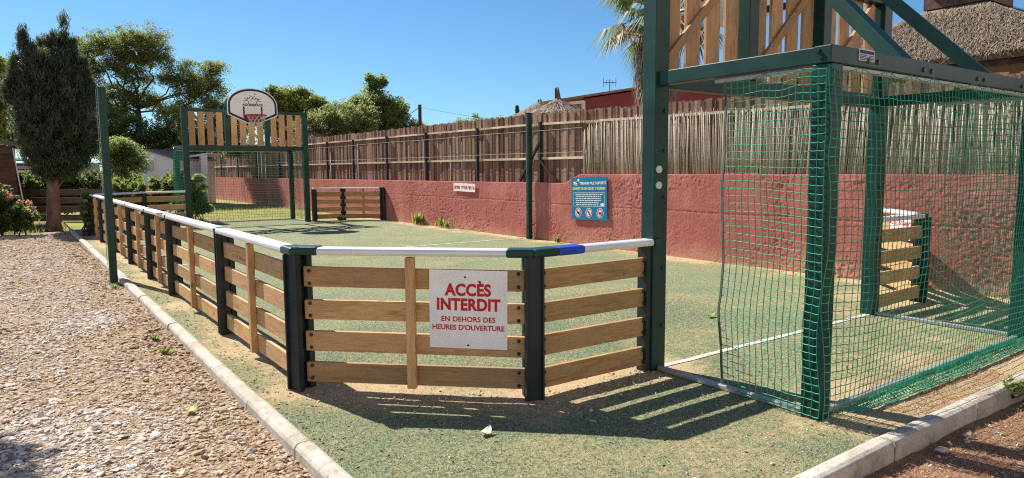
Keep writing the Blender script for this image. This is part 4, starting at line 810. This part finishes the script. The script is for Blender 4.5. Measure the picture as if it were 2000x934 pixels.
# ------------------------------------------------------------------ buildings behind
M['shed'] = wood('shed_plank', (.05, .022, .018), (.10, .048, .038), (.03, .015, .01)); M['lilac'] = simple('lilac_white_cladding', (.66, .65, .74), .6, var=.05, scale=2); M['paint'] = simple('white_paint', (.74, .73, .70), .55, var=.07); M['roofgrey'] = simple('grey_roof', (.16, .16, .17), .7); M['glass'] = simple('dark_glass', (.05, .07, .08), .12, 0, .6); M['curtain'] = simple('curtain', (.42, .45, .40), .8, var=.2, scale=12)
M['redpaint'] = simple('dark_red_wall', (.25, .055, .055), .8, var=.12, scale=2); M['tile'] = simple('clay_tile', (.33, .17, .11), .8, var=.35, scale=14)
sh = thing('garden_shed', (-1.5, 26.3, 0), 'dark brown wooden shed at the left edge behind the pink oleander', 'shed')
for k in range(12): plank('wall_plank', (-3.2, 25.9, .1 + k * .195), (.16, 25.9, .1 + k * .195), .2, .03, M['shed'], sh, bevel=.008)
b = MB(); b.prism([(.17, -.1), (.17, 2.42), (.14, 2.44), (.14, -.1)], 25.93, 28.5, 'y'); b.build('side_wall', M['shed'], sh)
b = MB(); b.bar((.36, 25.75, 2.36), (-3.4, 25.75, 3.0), .1, .06); b.bar((.36, 28.5, 2.36), (-3.4, 28.5, 3.0), .1, .06); b.add([(.4, 25.7, 2.4), (.4, 28.6, 2.4), (-3.5, 28.6, 3.06), (-3.5, 25.7, 3.06), (.4, 25.7, 2.43), (.4, 28.6, 2.43), (-3.5, 28.6, 3.09), (-3.5, 25.7, 3.09)], [(3, 2, 1, 0), (4, 5, 6, 7), (0, 1, 5, 4), (1, 2, 6, 5), (2, 3, 7, 6), (3, 0, 4, 7)]); b.build('roof', M['roofgrey'], sh)
b = MB(); b.bar((.12, 25.86, 2.3), (.27, 25.86, .75), .035, .03); b.build('drainpipe', M['paint'], sh)
mh = thing('mobile_home', (5.0, 34.5, 0), 'pale lilac mobile home with one narrow window under the dark trees', 'building')
d = Vector((1.42, -.96, 0)).normalized(); nn = Vector((.96, 1.42, 0)).normalized(); P0 = Vector((3.85, 34.5, 0))
prof_ = [(0, -.1), (0, 2.05), (1.0, 2.45), (1.25, 2.46), (2.35, 2.1), (2.35, -.1)]
b = MB(); V = [P0 + d * s + Vector((0, 0, z)) + nn * e for e in (0, 4.5) for s, z in prof_]; b.add(V, [tuple(range(6)), tuple(range(6, 12))[::-1]] + [(i, 6 + i, 6 + (i + 1) % 6, (i + 1) % 6) for i in range(6)]); b.build('wall', M['lilac'], mh)
b = MB(); V = [P0 + d * s + Vector((0, 0, z)) + nn * e for e in (-.08, 4.6) for s, z in ((-.08, 2.03), (1.0, 2.47), (1.25, 2.48), (2.43, 2.08), (2.43, 2.13), (1.25, 2.54), (1.0, 2.53), (-.08, 2.09))]; b.add(V, [tuple(range(8)), tuple(range(8, 16))[::-1]] + [(i, 8 + i, 8 + (i + 1) % 8, (i + 1) % 8) for i in range(8)]); b.build('roof', M['roofgrey'], mh)
c = P0 + d * 1.42 - nn * .02; b = MB(); b.bar(c + Vector((0, 0, 1.5)), c + Vector((0, 0, 2.14)), .34, .04, upv=nn); wf = b.build('window', M['paint'], mh); c -= nn * .03; b = MB(); b.bar(c + Vector((0, 0, 1.56)), c + Vector((0, 0, 2.08)), .25, .03, upv=nn); b.build('pane', M['curtain'], wf)
cp = thing('carport', (6.8, 35, 0), 'white flat canopy on a thick white post behind the far goal', 'canopy'); b = MB(); b.add([(5.9, 35.6, 2.02), (7.5, 34.5, 2.34), (8.6, 36.2, 2.34), (7, 37.3, 2.02), (5.9, 35.6, 2.1), (7.5, 34.5, 2.42), (8.6, 36.2, 2.42), (7, 37.3, 2.1)], [(3, 2, 1, 0), (4, 5, 6, 7), (0, 1, 5, 4), (1, 2, 6, 5), (2, 3, 7, 6), (3, 0, 4, 7)]); b.build('roof', M['paint'], cp); b = MB(); b.box(7.2, 7.48, 34.5, 34.78, -.1, 2.3); b.build('post', M['paint'], cp)
wb = thing('white_cabin', (.5, 39.5, 0), 'long white cabin with lined canopy seen between shed and conifer', 'building'); b = MB(); b.box(-3, 3.6, 39.5, 42, -.1, 2.0); b.build('wall', M['lilac'], wb); b = MB(); b.add([(-3.2, 39, 2.3), (2.8, 39, 2.0), (2.8, 42.2, 2.0), (-3.2, 42.2, 2.3), (-3.2, 39, 2.38), (2.8, 39, 2.08), (2.8, 42.2, 2.08), (-3.2, 42.2, 2.38)], [(3, 2, 1, 0), (4, 5, 6, 7), (0, 1, 5, 4), (1, 2, 6, 5), (2, 3, 7, 6), (3, 0, 4, 7)]); b.build('roof', M['paint'], wb); b = MB(); b.bar((-3, 39.2, 2.08), (2.6, 39.2, 1.8), .06, .08); b.bar((-3, 39.2, 1.86), (2.6, 39.2, 1.6), .05, .05); b.build('canopy_frame', M['fpost'], wb)
# red house beyond the fence
rh = thing('red_house', (16, 16.5, 0), 'dark red house wall and tiled roof edge seen over the picket fence', 'house')
a0 = Vector((15.0, 16.8, 0)); d = (Vector((18.95, 13.95, 0)) - a0).normalized(); nn = Vector((-d.y, d.x, 0)); nn = nn if nn.x > 0 else -nn; L = 6.5
b = MB(); V = [a0 + d * s + nn * e + Vector((0, 0, z)) for e in (0, 4) for s, z in ((0, -.1), (L, -.1), (L, 4.72), (0, 3.78))]; b.add(V, [(0, 1, 2, 3), (7, 6, 5, 4), (0, 4, 5, 1), (1, 5, 6, 2), (2, 6, 7, 3), (3, 7, 4, 0)]); b.build('wall', M['redpaint'], rh)
b = MB(); V = [a0 + d * s + nn * e + Vector((0, 0, z)) for e in (-.12, 4.2) for s, z in ((-1.5, 3.60), (L + .1, 4.79), (L + .1, 4.86), (-1.5, 3.67))]; b.add(V, [(0, 1, 2, 3), (7, 6, 5, 4), (0, 4, 5, 1), (1, 5, 6, 2), (2, 6, 7, 3), (3, 7, 4, 0)]); b.build('roof', M['tile'], rh)
b = MB(); p = a0 + d * -.03 - nn * .03; b.bar(p + Vector((0, 0, -.1)), p + Vector((0, 0, 3.7)), .09, .09); b.build('porch_post', M['paint'], rh)
b = MB(); b.bar(a0 + d * -1.4 - nn * .05 + Vector((0, 0, 3.55)), a0 + Vector((0, 0, 3.68)) - nn * .05, .06, .09); b.bar(a0 + d * -1.4 + nn * .6 + Vector((0, 0, 3.5)), a0 + Vector((0, 0, 3.62)) + nn * .6, .06, .09); b.build('porch_beam', M['paint'], rh)
p = a0 + d * .85 + nn * .3; an = thing('aerial', (p.x, p.y, 3.9), 'small television aerial on the roof of the red house', 'antenna'); b = MB(); b.tube([p + Vector((0, 0, 3.8)), p + Vector((0, 0, 4.42))], .012, 5); b.build('mast', M['fpost'], an)
b = MB(); q = p + Vector((0, 0, 4.32)); b.tube([q - d * .22, q + d * .22], .01, 4)
for s in (-.2, -.1, 0, .1, .2): b.tube([q + d * s + Vector((0, 0, -.15 if abs(s) > .15 else -.08)), q + d * s + Vector((0, 0, .15 if abs(s) > .15 else .08))], .009, 4)
b.build('elements', M['fpost'], an)
# thatched parasols
def parasol(c, r, zr, za, zt, label, name='thatched_parasol', lean=.0):
    t0 = thing(name, (c[0], c[1], 0), label, 'parasol', 'thatched parasols beyond the fence'); b = MB(); b.tube([(c[0], c[1], 0), (c[0], c[1], za)], .05, 7); b.build('pole', M['bark'], t0)
    n = 3600; a = rng.uniform(0, 6.283, n); f = rng.random(n) ** .7; P_ = np.stack([c[0] + r * f * np.cos(a), c[1] + r * f * np.sin(a), za + (zr - za) * f ** .85 + rng.normal(0, .025, n)], 1)
    dr = np.stack([np.cos(a), np.sin(a), np.full(n, (zr - za) / r)], 1); dr /= np.linalg.norm(dr, axis=1, keepdims=True); sd_ = np.stack([-np.sin(a), np.cos(a), np.zeros(n)], 1); L_ = rng.uniform(.16, .4, n)[:, None] * min(1, r); w_ = .009
    dr2 = dr + rng.normal(0, .12, (n, 3)); V = np.stack([P_ - sd_ * w_, P_ + sd_ * w_, P_ + dr2 * L_ + sd_ * w_ * .4, P_ + dr2 * L_ - sd_ * w_ * .4], 1); V[..., 2] += .03
    k = 24; cone = MB(); cone.add([(c[0], c[1], za)] + [(c[0] + r * math.cos(2 * math.pi * i / k), c[1] + r * math.sin(2 * math.pi * i / k), zr) for i in range(k)] + [(c[0], c[1], za - .12)], [(0, 1 + i, 1 + (i + 1) % k) for i in range(k)] + [(k + 1, 1 + (i + 1) % k, 1 + i) for i in range(k)]); cn = cone.build('roof', LM_['strawdark'], t0)
    npobj('straw', V.reshape(-1, 3), np.arange(n * 4).reshape(n, 4), LM_['straw'], t0, np.repeat(rng.random(n), 4))
    b = MB()
    for i in range(40): a_ = random.uniform(0, 6.28); b.tube([(c[0] + .07 * math.cos(a_), c[1] + .07 * math.sin(a_), za - .03), (c[0] + lean + .05 * math.cos(a_), c[1] + .05 * math.sin(a_), zt - random.uniform(0, .12))], [.014, .006], 4, random.random() * .6)
    b.build('top_tuft', LM_['strawdark'], t0); return t0
parasol((11.68, 14.1), .85, 2.93, 3.38, 3.68, 'thatched parasol with an upright tuft in front of the red house', lean=-.04)
parasol((13.2, 16.8), 1.0, 3.06, 3.58, 3.7, 'brown thatched parasol half hidden behind the tufted one')
parasol((13.0, 35.4), 1.2, 3.2, 3.75, 3.8, 'distant thatched parasol right beside the top of the far goal')
parasol((13.7, 32.5), .8, 3.05, 3.3, 3.5, 'distant small thatched parasol below the olive coloured tree')
# utility pole and wires
up_ = thing('utility_pole', (17.5, 32.4, 0), 'weathered wooden utility pole with wires standing beyond the fence', 'pole'); b = MB(); b.tube([(17.5, 32.4, 0), (17.52, 32.4, 4.93)], [.12, .09], 8); b.build('shaft', M['bark'], up_)
b = MB(); b.tube([(17.5, 32.4, 4.8), (17.1, 32.7, 4.45), (16.3, 34, 3.9)], .018, 4); b.tube([(17.5, 32.4, 4.78), (20, 30.5, 4.22), (23, 28.3, 4.0)], .006, 4); b.build('cable', M['fpost'], up_)

# fan palm behind the fence
pm = thing('palm_tree', (10.85, 9.95, 0), 'fan palm with a skirt of dead fronds rising behind the picket fence', 'palm tree'); pc = Vector((10.87, 9.93, 4.75))
b = MB(); b.tube([(10.85, 9.95, 0), (10.85, 9.95, 2.6), tuple(pc)], [.22, .2, .17], 10); b.build('trunk', M['barkpalm'], pm)
n = 2600; a = rng.uniform(0, 6.283, n); z = rng.uniform(3.0, 4.55, n); r = np.interp(z, [3.0, 3.6, 4.2, 4.55], [.34, .46, .44, .22]) * (.75 + .35 * rng.random(n)); P_ = np.stack([10.85 + r * np.cos(a), 9.95 + r * np.sin(a), z], 1); sd_ = np.stack([-np.sin(a), np.cos(a), 0 * a], 1) * .009; dn = np.stack([.12 * np.cos(a), .12 * np.sin(a), -np.ones(n)], 1) + rng.normal(0, .12, (n, 3)); L_ = rng.uniform(.2, .5, n)[:, None]
npobj('frond_skirt', np.stack([P_ - sd_, P_ + sd_, P_ + dn * L_], 1).reshape(-1, 3), np.arange(n * 3).reshape(n, 3), LM_['straw'], pm, np.repeat(rng.random(n) * .8, 3))
def frond(az, el, L, mat, fanr, droop=0.5):
    d = Vector((math.cos(az) * math.cos(el), math.sin(az) * math.cos(el), math.sin(el))); tip = pc + d * L; tip.z -= .1 * L; side = d.cross(Vector((0, 0, 1))).normalized(); upn = side.cross(d).normalized()
    V = []; tn = []; b = MB(); b.tube([pc, pc + d * L * .5 + Vector((0, 0, .03)), tip], [.018, .014, .009], 4)
    ns = 34
    for k in range(ns):
        an_ = (k / (ns - 1) - .5) * 4.2; r = fanr * (1 - .18 * abs(an_) / 2.1) * random.uniform(.85, 1.08); dd = d * math.cos(an_) + side * math.sin(an_); wv = .017; cs = dd.cross(upn).normalized() * wv
        m1 = tip + dd * r * .55 + upn * .02; e = tip + dd * r - Vector((0, 0, droop * r * random.uniform(.5, 1.1)))
        for tri in ((tip, m1 - cs, m1 + cs), (m1 - cs, e, m1 + cs)): V += [tuple(q) for q in tri]; tn += [random.random() * .8 + .1] * 3
    o = npobj('frond', V, np.arange(len(V)).reshape(-1, 3), LM_[mat], pm, tn); b.build('stalk', M['barkpalm'], o)
for k in range(38):
    el = random.choice((-.55, -.3, -.05, .2, .45, .75, 1.05)) + random.uniform(-.12, .12); frond(k * 2.4 + random.uniform(-.2, .2), el, random.uniform(.55, 1.05), 'palmdry' if el < -.4 and k % 2 == 0 else 'palm', random.uniform(.55, .74), .55)
# thatched pavilion at the right
pv = thing('thatched_pavilion', (16.8, 6.6, 0), 'pavilion with a big hipped thatch roof and plank walls behind the reed screen', 'pavilion')
cx_, cy_, hw_, ze, za = 16.8, 6.6, 3.0, 3.55, 5.0
b = MB(); th_ = .16
cor = [(cx_ - hw_, cy_ - hw_), (cx_ + hw_, cy_ - hw_), (cx_ + hw_, cy_ + hw_), (cx_ - hw_, cy_ + hw_)]; t1 = .55; tp = [(cx_ - t1, cy_ - t1), (cx_ + t1, cy_ - t1), (cx_ + t1, cy_ + t1), (cx_ - t1, cy_ + t1)]
b.add([(*q, ze - th_) for q in cor] + [(*q, ze) for q in cor] + [(*q, za - .1) for q in tp], [(3, 2, 1, 0)] + [(i, (i + 1) % 4, 4 + (i + 1) % 4, 4 + i) for i in range(4)] + [(4 + i, 4 + (i + 1) % 4, 8 + (i + 1) % 4, 8 + i) for i in range(4)] + [(8, 9, 10, 11)]); rf = b.build('roof', LM_['strawdark'], pv)
Vs = []; tns = []
for i in range(4):
    A0, A1, T0, T1 = (np.array((*cor[i], ze)), np.array((*cor[(i + 1) % 4], ze)), np.array((*tp[i], za - .1)), np.array((*tp[(i + 1) % 4], za - .1)))
    n = 9000 if i in (0, 3) else 900; u = rng.random(n)[:, None]; v = 1 - np.sqrt(rng.random(n))[:, None]; P_ = (A0 * (1 - u) + A1 * u) * (1 - v) + (T0 * (1 - u) + T1 * u) * v
    dn = ((A0 + A1) - (T0 + T1)) / 2; dn = dn / np.linalg.norm(dn); sd_ = (A1 - A0) / np.linalg.norm(A1 - A0); nn_ = np.cross(sd_, -dn); nn_ = nn_ if nn_[2] > 0 else -nn_
    dd = dn + sd_ * rng.normal(.3, .25, (n, 1)) + nn_ * rng.normal(.10, .07, (n, 1)); L_ = rng.uniform(.16, .42, (n, 1)); w_ = sd_ * rng.uniform(.004, .011, (n, 1)); P_ = P_ + nn_ * .012
    Vs.append(np.stack([P_ - w_, P_ + w_, P_ + dd * L_ + w_ * .3, P_ + dd * L_ - w_ * .3], 1).reshape(-1, 3)); tns.append(np.repeat(rng.random(n) * .9, 4))
V = np.concatenate(Vs); npobj('thatch', V, np.arange(len(V)).reshape(-1, 4), LM_['strawpav'], rf, np.concatenate(tns))
b = MB(); b.box(cx_ - .62, cx_ + .62, cy_ - .62, cy_ + .62, za - .1, za + .5); b.build('vent_box', M['shed'], pv); b = MB(); b.box(cx_ - .85, cx_ + .85, cy_ - .85, cy_ + .85, za + .5, za + .56); b.build('vent_roof', M['railw'], pv)
b = MB()
for (p, q) in zip(cor, cor[1:] + cor[:1]):
    p = Vector((*p, ze - .22)); q = Vector((*q, ze - .22)); ce = Vector((cx_, cy_, ze - .22)); b.bar(p.lerp(ce, .04), q.lerp(ce, .04), .12, .1)
b.build('eave_beam', M['shed'], pv)
b = MB(); x0 = cx_ - hw_ + .35; y = cy_ - hw_ + .3
while y < cy_ + hw_ - .4: w_ = random.uniform(.11, .16); b.box(x0 + random.uniform(-.01, .01), x0 + .05, y, y + w_ - .012, 0, 3.12 + random.uniform(-.05, .05), max(0, random.gauss(.2, .18))); y += w_
b.build('plank_wall', M['picket'], pv)

# ------------------------------------------------------------------ weeds, fallen leaves, stones
def weed(name, p, h, label, n=40, wd=.012, mat='weed', spread=.5, group=None, cat='weed'):
    t0 = thing(name, p, label, cat, group); V = []; tn = []
    for k in range(n):
        a_ = random.uniform(0, 6.283); s = random.uniform(.2, 1) * spread; L = h * random.uniform(.5, 1.1); p0 = Vector(p) + Vector((random.gauss(0, .03), random.gauss(0, .03), 0)) * (h / .15); q = p0 + Vector((math.cos(a_) * s * L, math.sin(a_) * s * L, L)); sdv = Vector((-math.sin(a_), math.cos(a_), 0)) * wd; mid = p0.lerp(q, .55) + Vector((0, 0, L * .1))
        for tri in ((p0, mid - sdv, mid + sdv), (mid - sdv, q, mid + sdv)): V += [tuple(x) for x in tri]; tn += [random.random()] * 3
    npobj('foliage', V, np.arange(len(V)).reshape(-1, 3), LM_[mat], t0, tn); return t0
weed('weed', (1.02, 6.75, -.06), .07, 'small bright green weed in the gravel by the kerb, nearer of two', 36, .012, 'weed', .9, 'weeds in the gravel')
weed('weed', (1.03, 7.35, -.06), .06, 'small green weed in the gravel by the kerb, farther of two', 30, .012, 'mid', .9, 'weeds in the gravel')
weed('weed', (1.08, 11.0, -.06), .08, 'green weed tuft beside the foot of the tall pole', 30, .012, 'mid', .8, 'weeds in the gravel')
weed('wall_weed', (9.36, 17.6, 0), .38, 'tallest yellow green weed clump at the foot of the red wall', 90, .02, 'weed', .35, 'weeds along the red wall'); weed('wall_weed', (9.36, 16.3, 0), .30, 'middle of three weed clumps under the narrow white sign', 40, .018, 'weed', .4, 'weeds along the red wall'); weed('wall_weed', (9.36, 15.9, 0), .24, 'smallest weed clump at the wall, nearest the pole', 40, .018, 'mid', .5, 'weeds along the red wall')
weed('wall_weed', (9.36, 11.3, 0), .14, 'dark weed at the wall foot right of the steel pole', 40, .016, 'mid', .7, 'weeds along the red wall'); weed('wall_weed', (9.38, 9.9, 0), .14, 'dry weed at the wall foot below the blue board', 30, .014, 'weed', .6, 'weeds along the red wall')
weed('barrier_weed', (8.2, 20.4, 0), .18, 'leafy weed at the foot of the far right barrier', 60, .02, 'weed', .9)
mound('kerb_plant', 'small leafy plant growing behind the near right kerb', 'plant', [(5.55, 1.66, .0, .12), (5.75, 1.6, .0, .12), (5.9, 1.65, .02, .1)], 'bush', .03, 30, 200, .35, cr=.06)
P = np.stack([rng.uniform(-.6, 1.25, 2600), rng.uniform(22.3, 25, 2600), np.full(2600, -.06)], 1); P = P[fbm(P[:, 0] * 2.3, P[:, 1] * 1.2) > .47]; 
tag(strips('dry_grass', P, .2, .012, LM_['weed'], 1.35), kind='stuff')
P = pts(5000, 2.2, 9.3, 22.4, 30); P = P[fbm(P[:, 0], P[:, 1]) > .42]; tag(strips('lawn_grass', P, .1, .014, LM_['weed'], 1.3), kind='stuff')
def leaf(p, L, w_, ang, mat, label):
    b = MB(); c, s = math.cos(ang), math.sin(ang); n = 9; V = []
    for k in range(n):
        f = k / (n - 1); ww = w_ * math.sin(math.pi * f) ** .7 + .001; x = (f - .5) * L; z = .012 + .02 * (f - .4) ** 2 * 4
        V += [(p[0] + x * c - e * ww * s, p[1] + x * s + e * ww * c, p[2] + z + abs(e) * .006) for e in (-1, 0, 1)]
    b.add(V, [(3 * k + j, 3 * k + 3 + j, 3 * k + 4 + j, 3 * k + 1 + j) for k in range(n - 1) for j in (0, 1)]); o = b.build('fallen_leaf', mat); so = o.modifiers.new('solid', 'SOLIDIFY'); so.thickness = .0015; return tag(o, label, 'leaf', 'fallen leaves')
leaf((2.19, 3.31, .004), .085, .03, .35, simple('pale_dry_leaf', (.62, .64, .47), .7), 'pale fallen leaf on the turf in front of the near barrier')
leaf((.89, 4.95, -.05), .09, .03, .1, simple('fresh_leaf', (.35, .42, .05), .6), 'yellow green fallen leaf on the gravel path'); leaf((5.9, 4.6, .004), .14, .03, .2, simple('green_leaf_fallen', (.2, .34, .06), .6), 'green fallen leaf on the worn turf inside the near goal')
P = np.array([(4.25, 1.67, -.06), (4.4, 1.69, -.06), (4.62, 1.66, -.06), (4.7, 1.7, -.06)]); 
for k, (q, s_, lb) in enumerate(zip(P, (.042, .02, .03, .018), ('largest grey stone at the foot of the near right kerb', 'small pale stone right beside the largest stone by the kerb', 'medium stone farther along the near right kerb', 'smallest stone at the right end by the kerb'))):
    o = stones('stone', np.zeros((1, 3)), np.array([s_ * .8]), M['stone'], .7, np.array([.5])); o.location = Vector([float(x) for x in q]); tag(o, lb, 'stone', 'stones by the kerb')
# dry litter blown against the boards, the kerb and the wall
P = np.concatenate([np.stack([1.34 + np.abs(rng.normal(0, .12, 420)), rng.uniform(2.2, 14, 420), np.full(420, .006)], 1), np.stack([1.66 + rng.normal(0, .1, 260), rng.uniform(4.8, 14, 260), np.full(260, .008)], 1), np.stack([rng.uniform(1.7, 7.5, 320), rng.uniform(2, 3.7, 320), np.full(320, .007)], 1), np.stack([9.38 - np.abs(rng.normal(0, .12, 500)), rng.uniform(4, 19, 500), np.full(500, .008)], 1), np.stack([rng.uniform(-.4, 1.18, 260), rng.uniform(3, 14, 260), np.full(260, -.045)], 1)])
M['litter'] = toned('dry_litter', (.10, .06, .03), (.40, .29, .15))
V, F, tn = leaves(P, 1, np.full(len(P), .004), .016, .4, 1, 2.0); tag(npobj('leaf_litter', V, F, M['litter'], None, tn, org=(0, 0, 0)), kind='stuff')
# tree beside the path, out of the picture to the left: its shade falls on the gravel
tree('roadside_tree', (-2.6, 8.2, 0), [(-1.42, 7.9, 3.3, .6), (-2.1, 8.3, 3.8, .9), (-2.9, 8.2, 4.0, 1.0), (-1.55, 9.0, 3.9, .45), (-2.2, 17.5, 3.6, .8)], 'mid', 'tree beside the gravel path whose shade falls across the stones', size=.1, n_per=90)
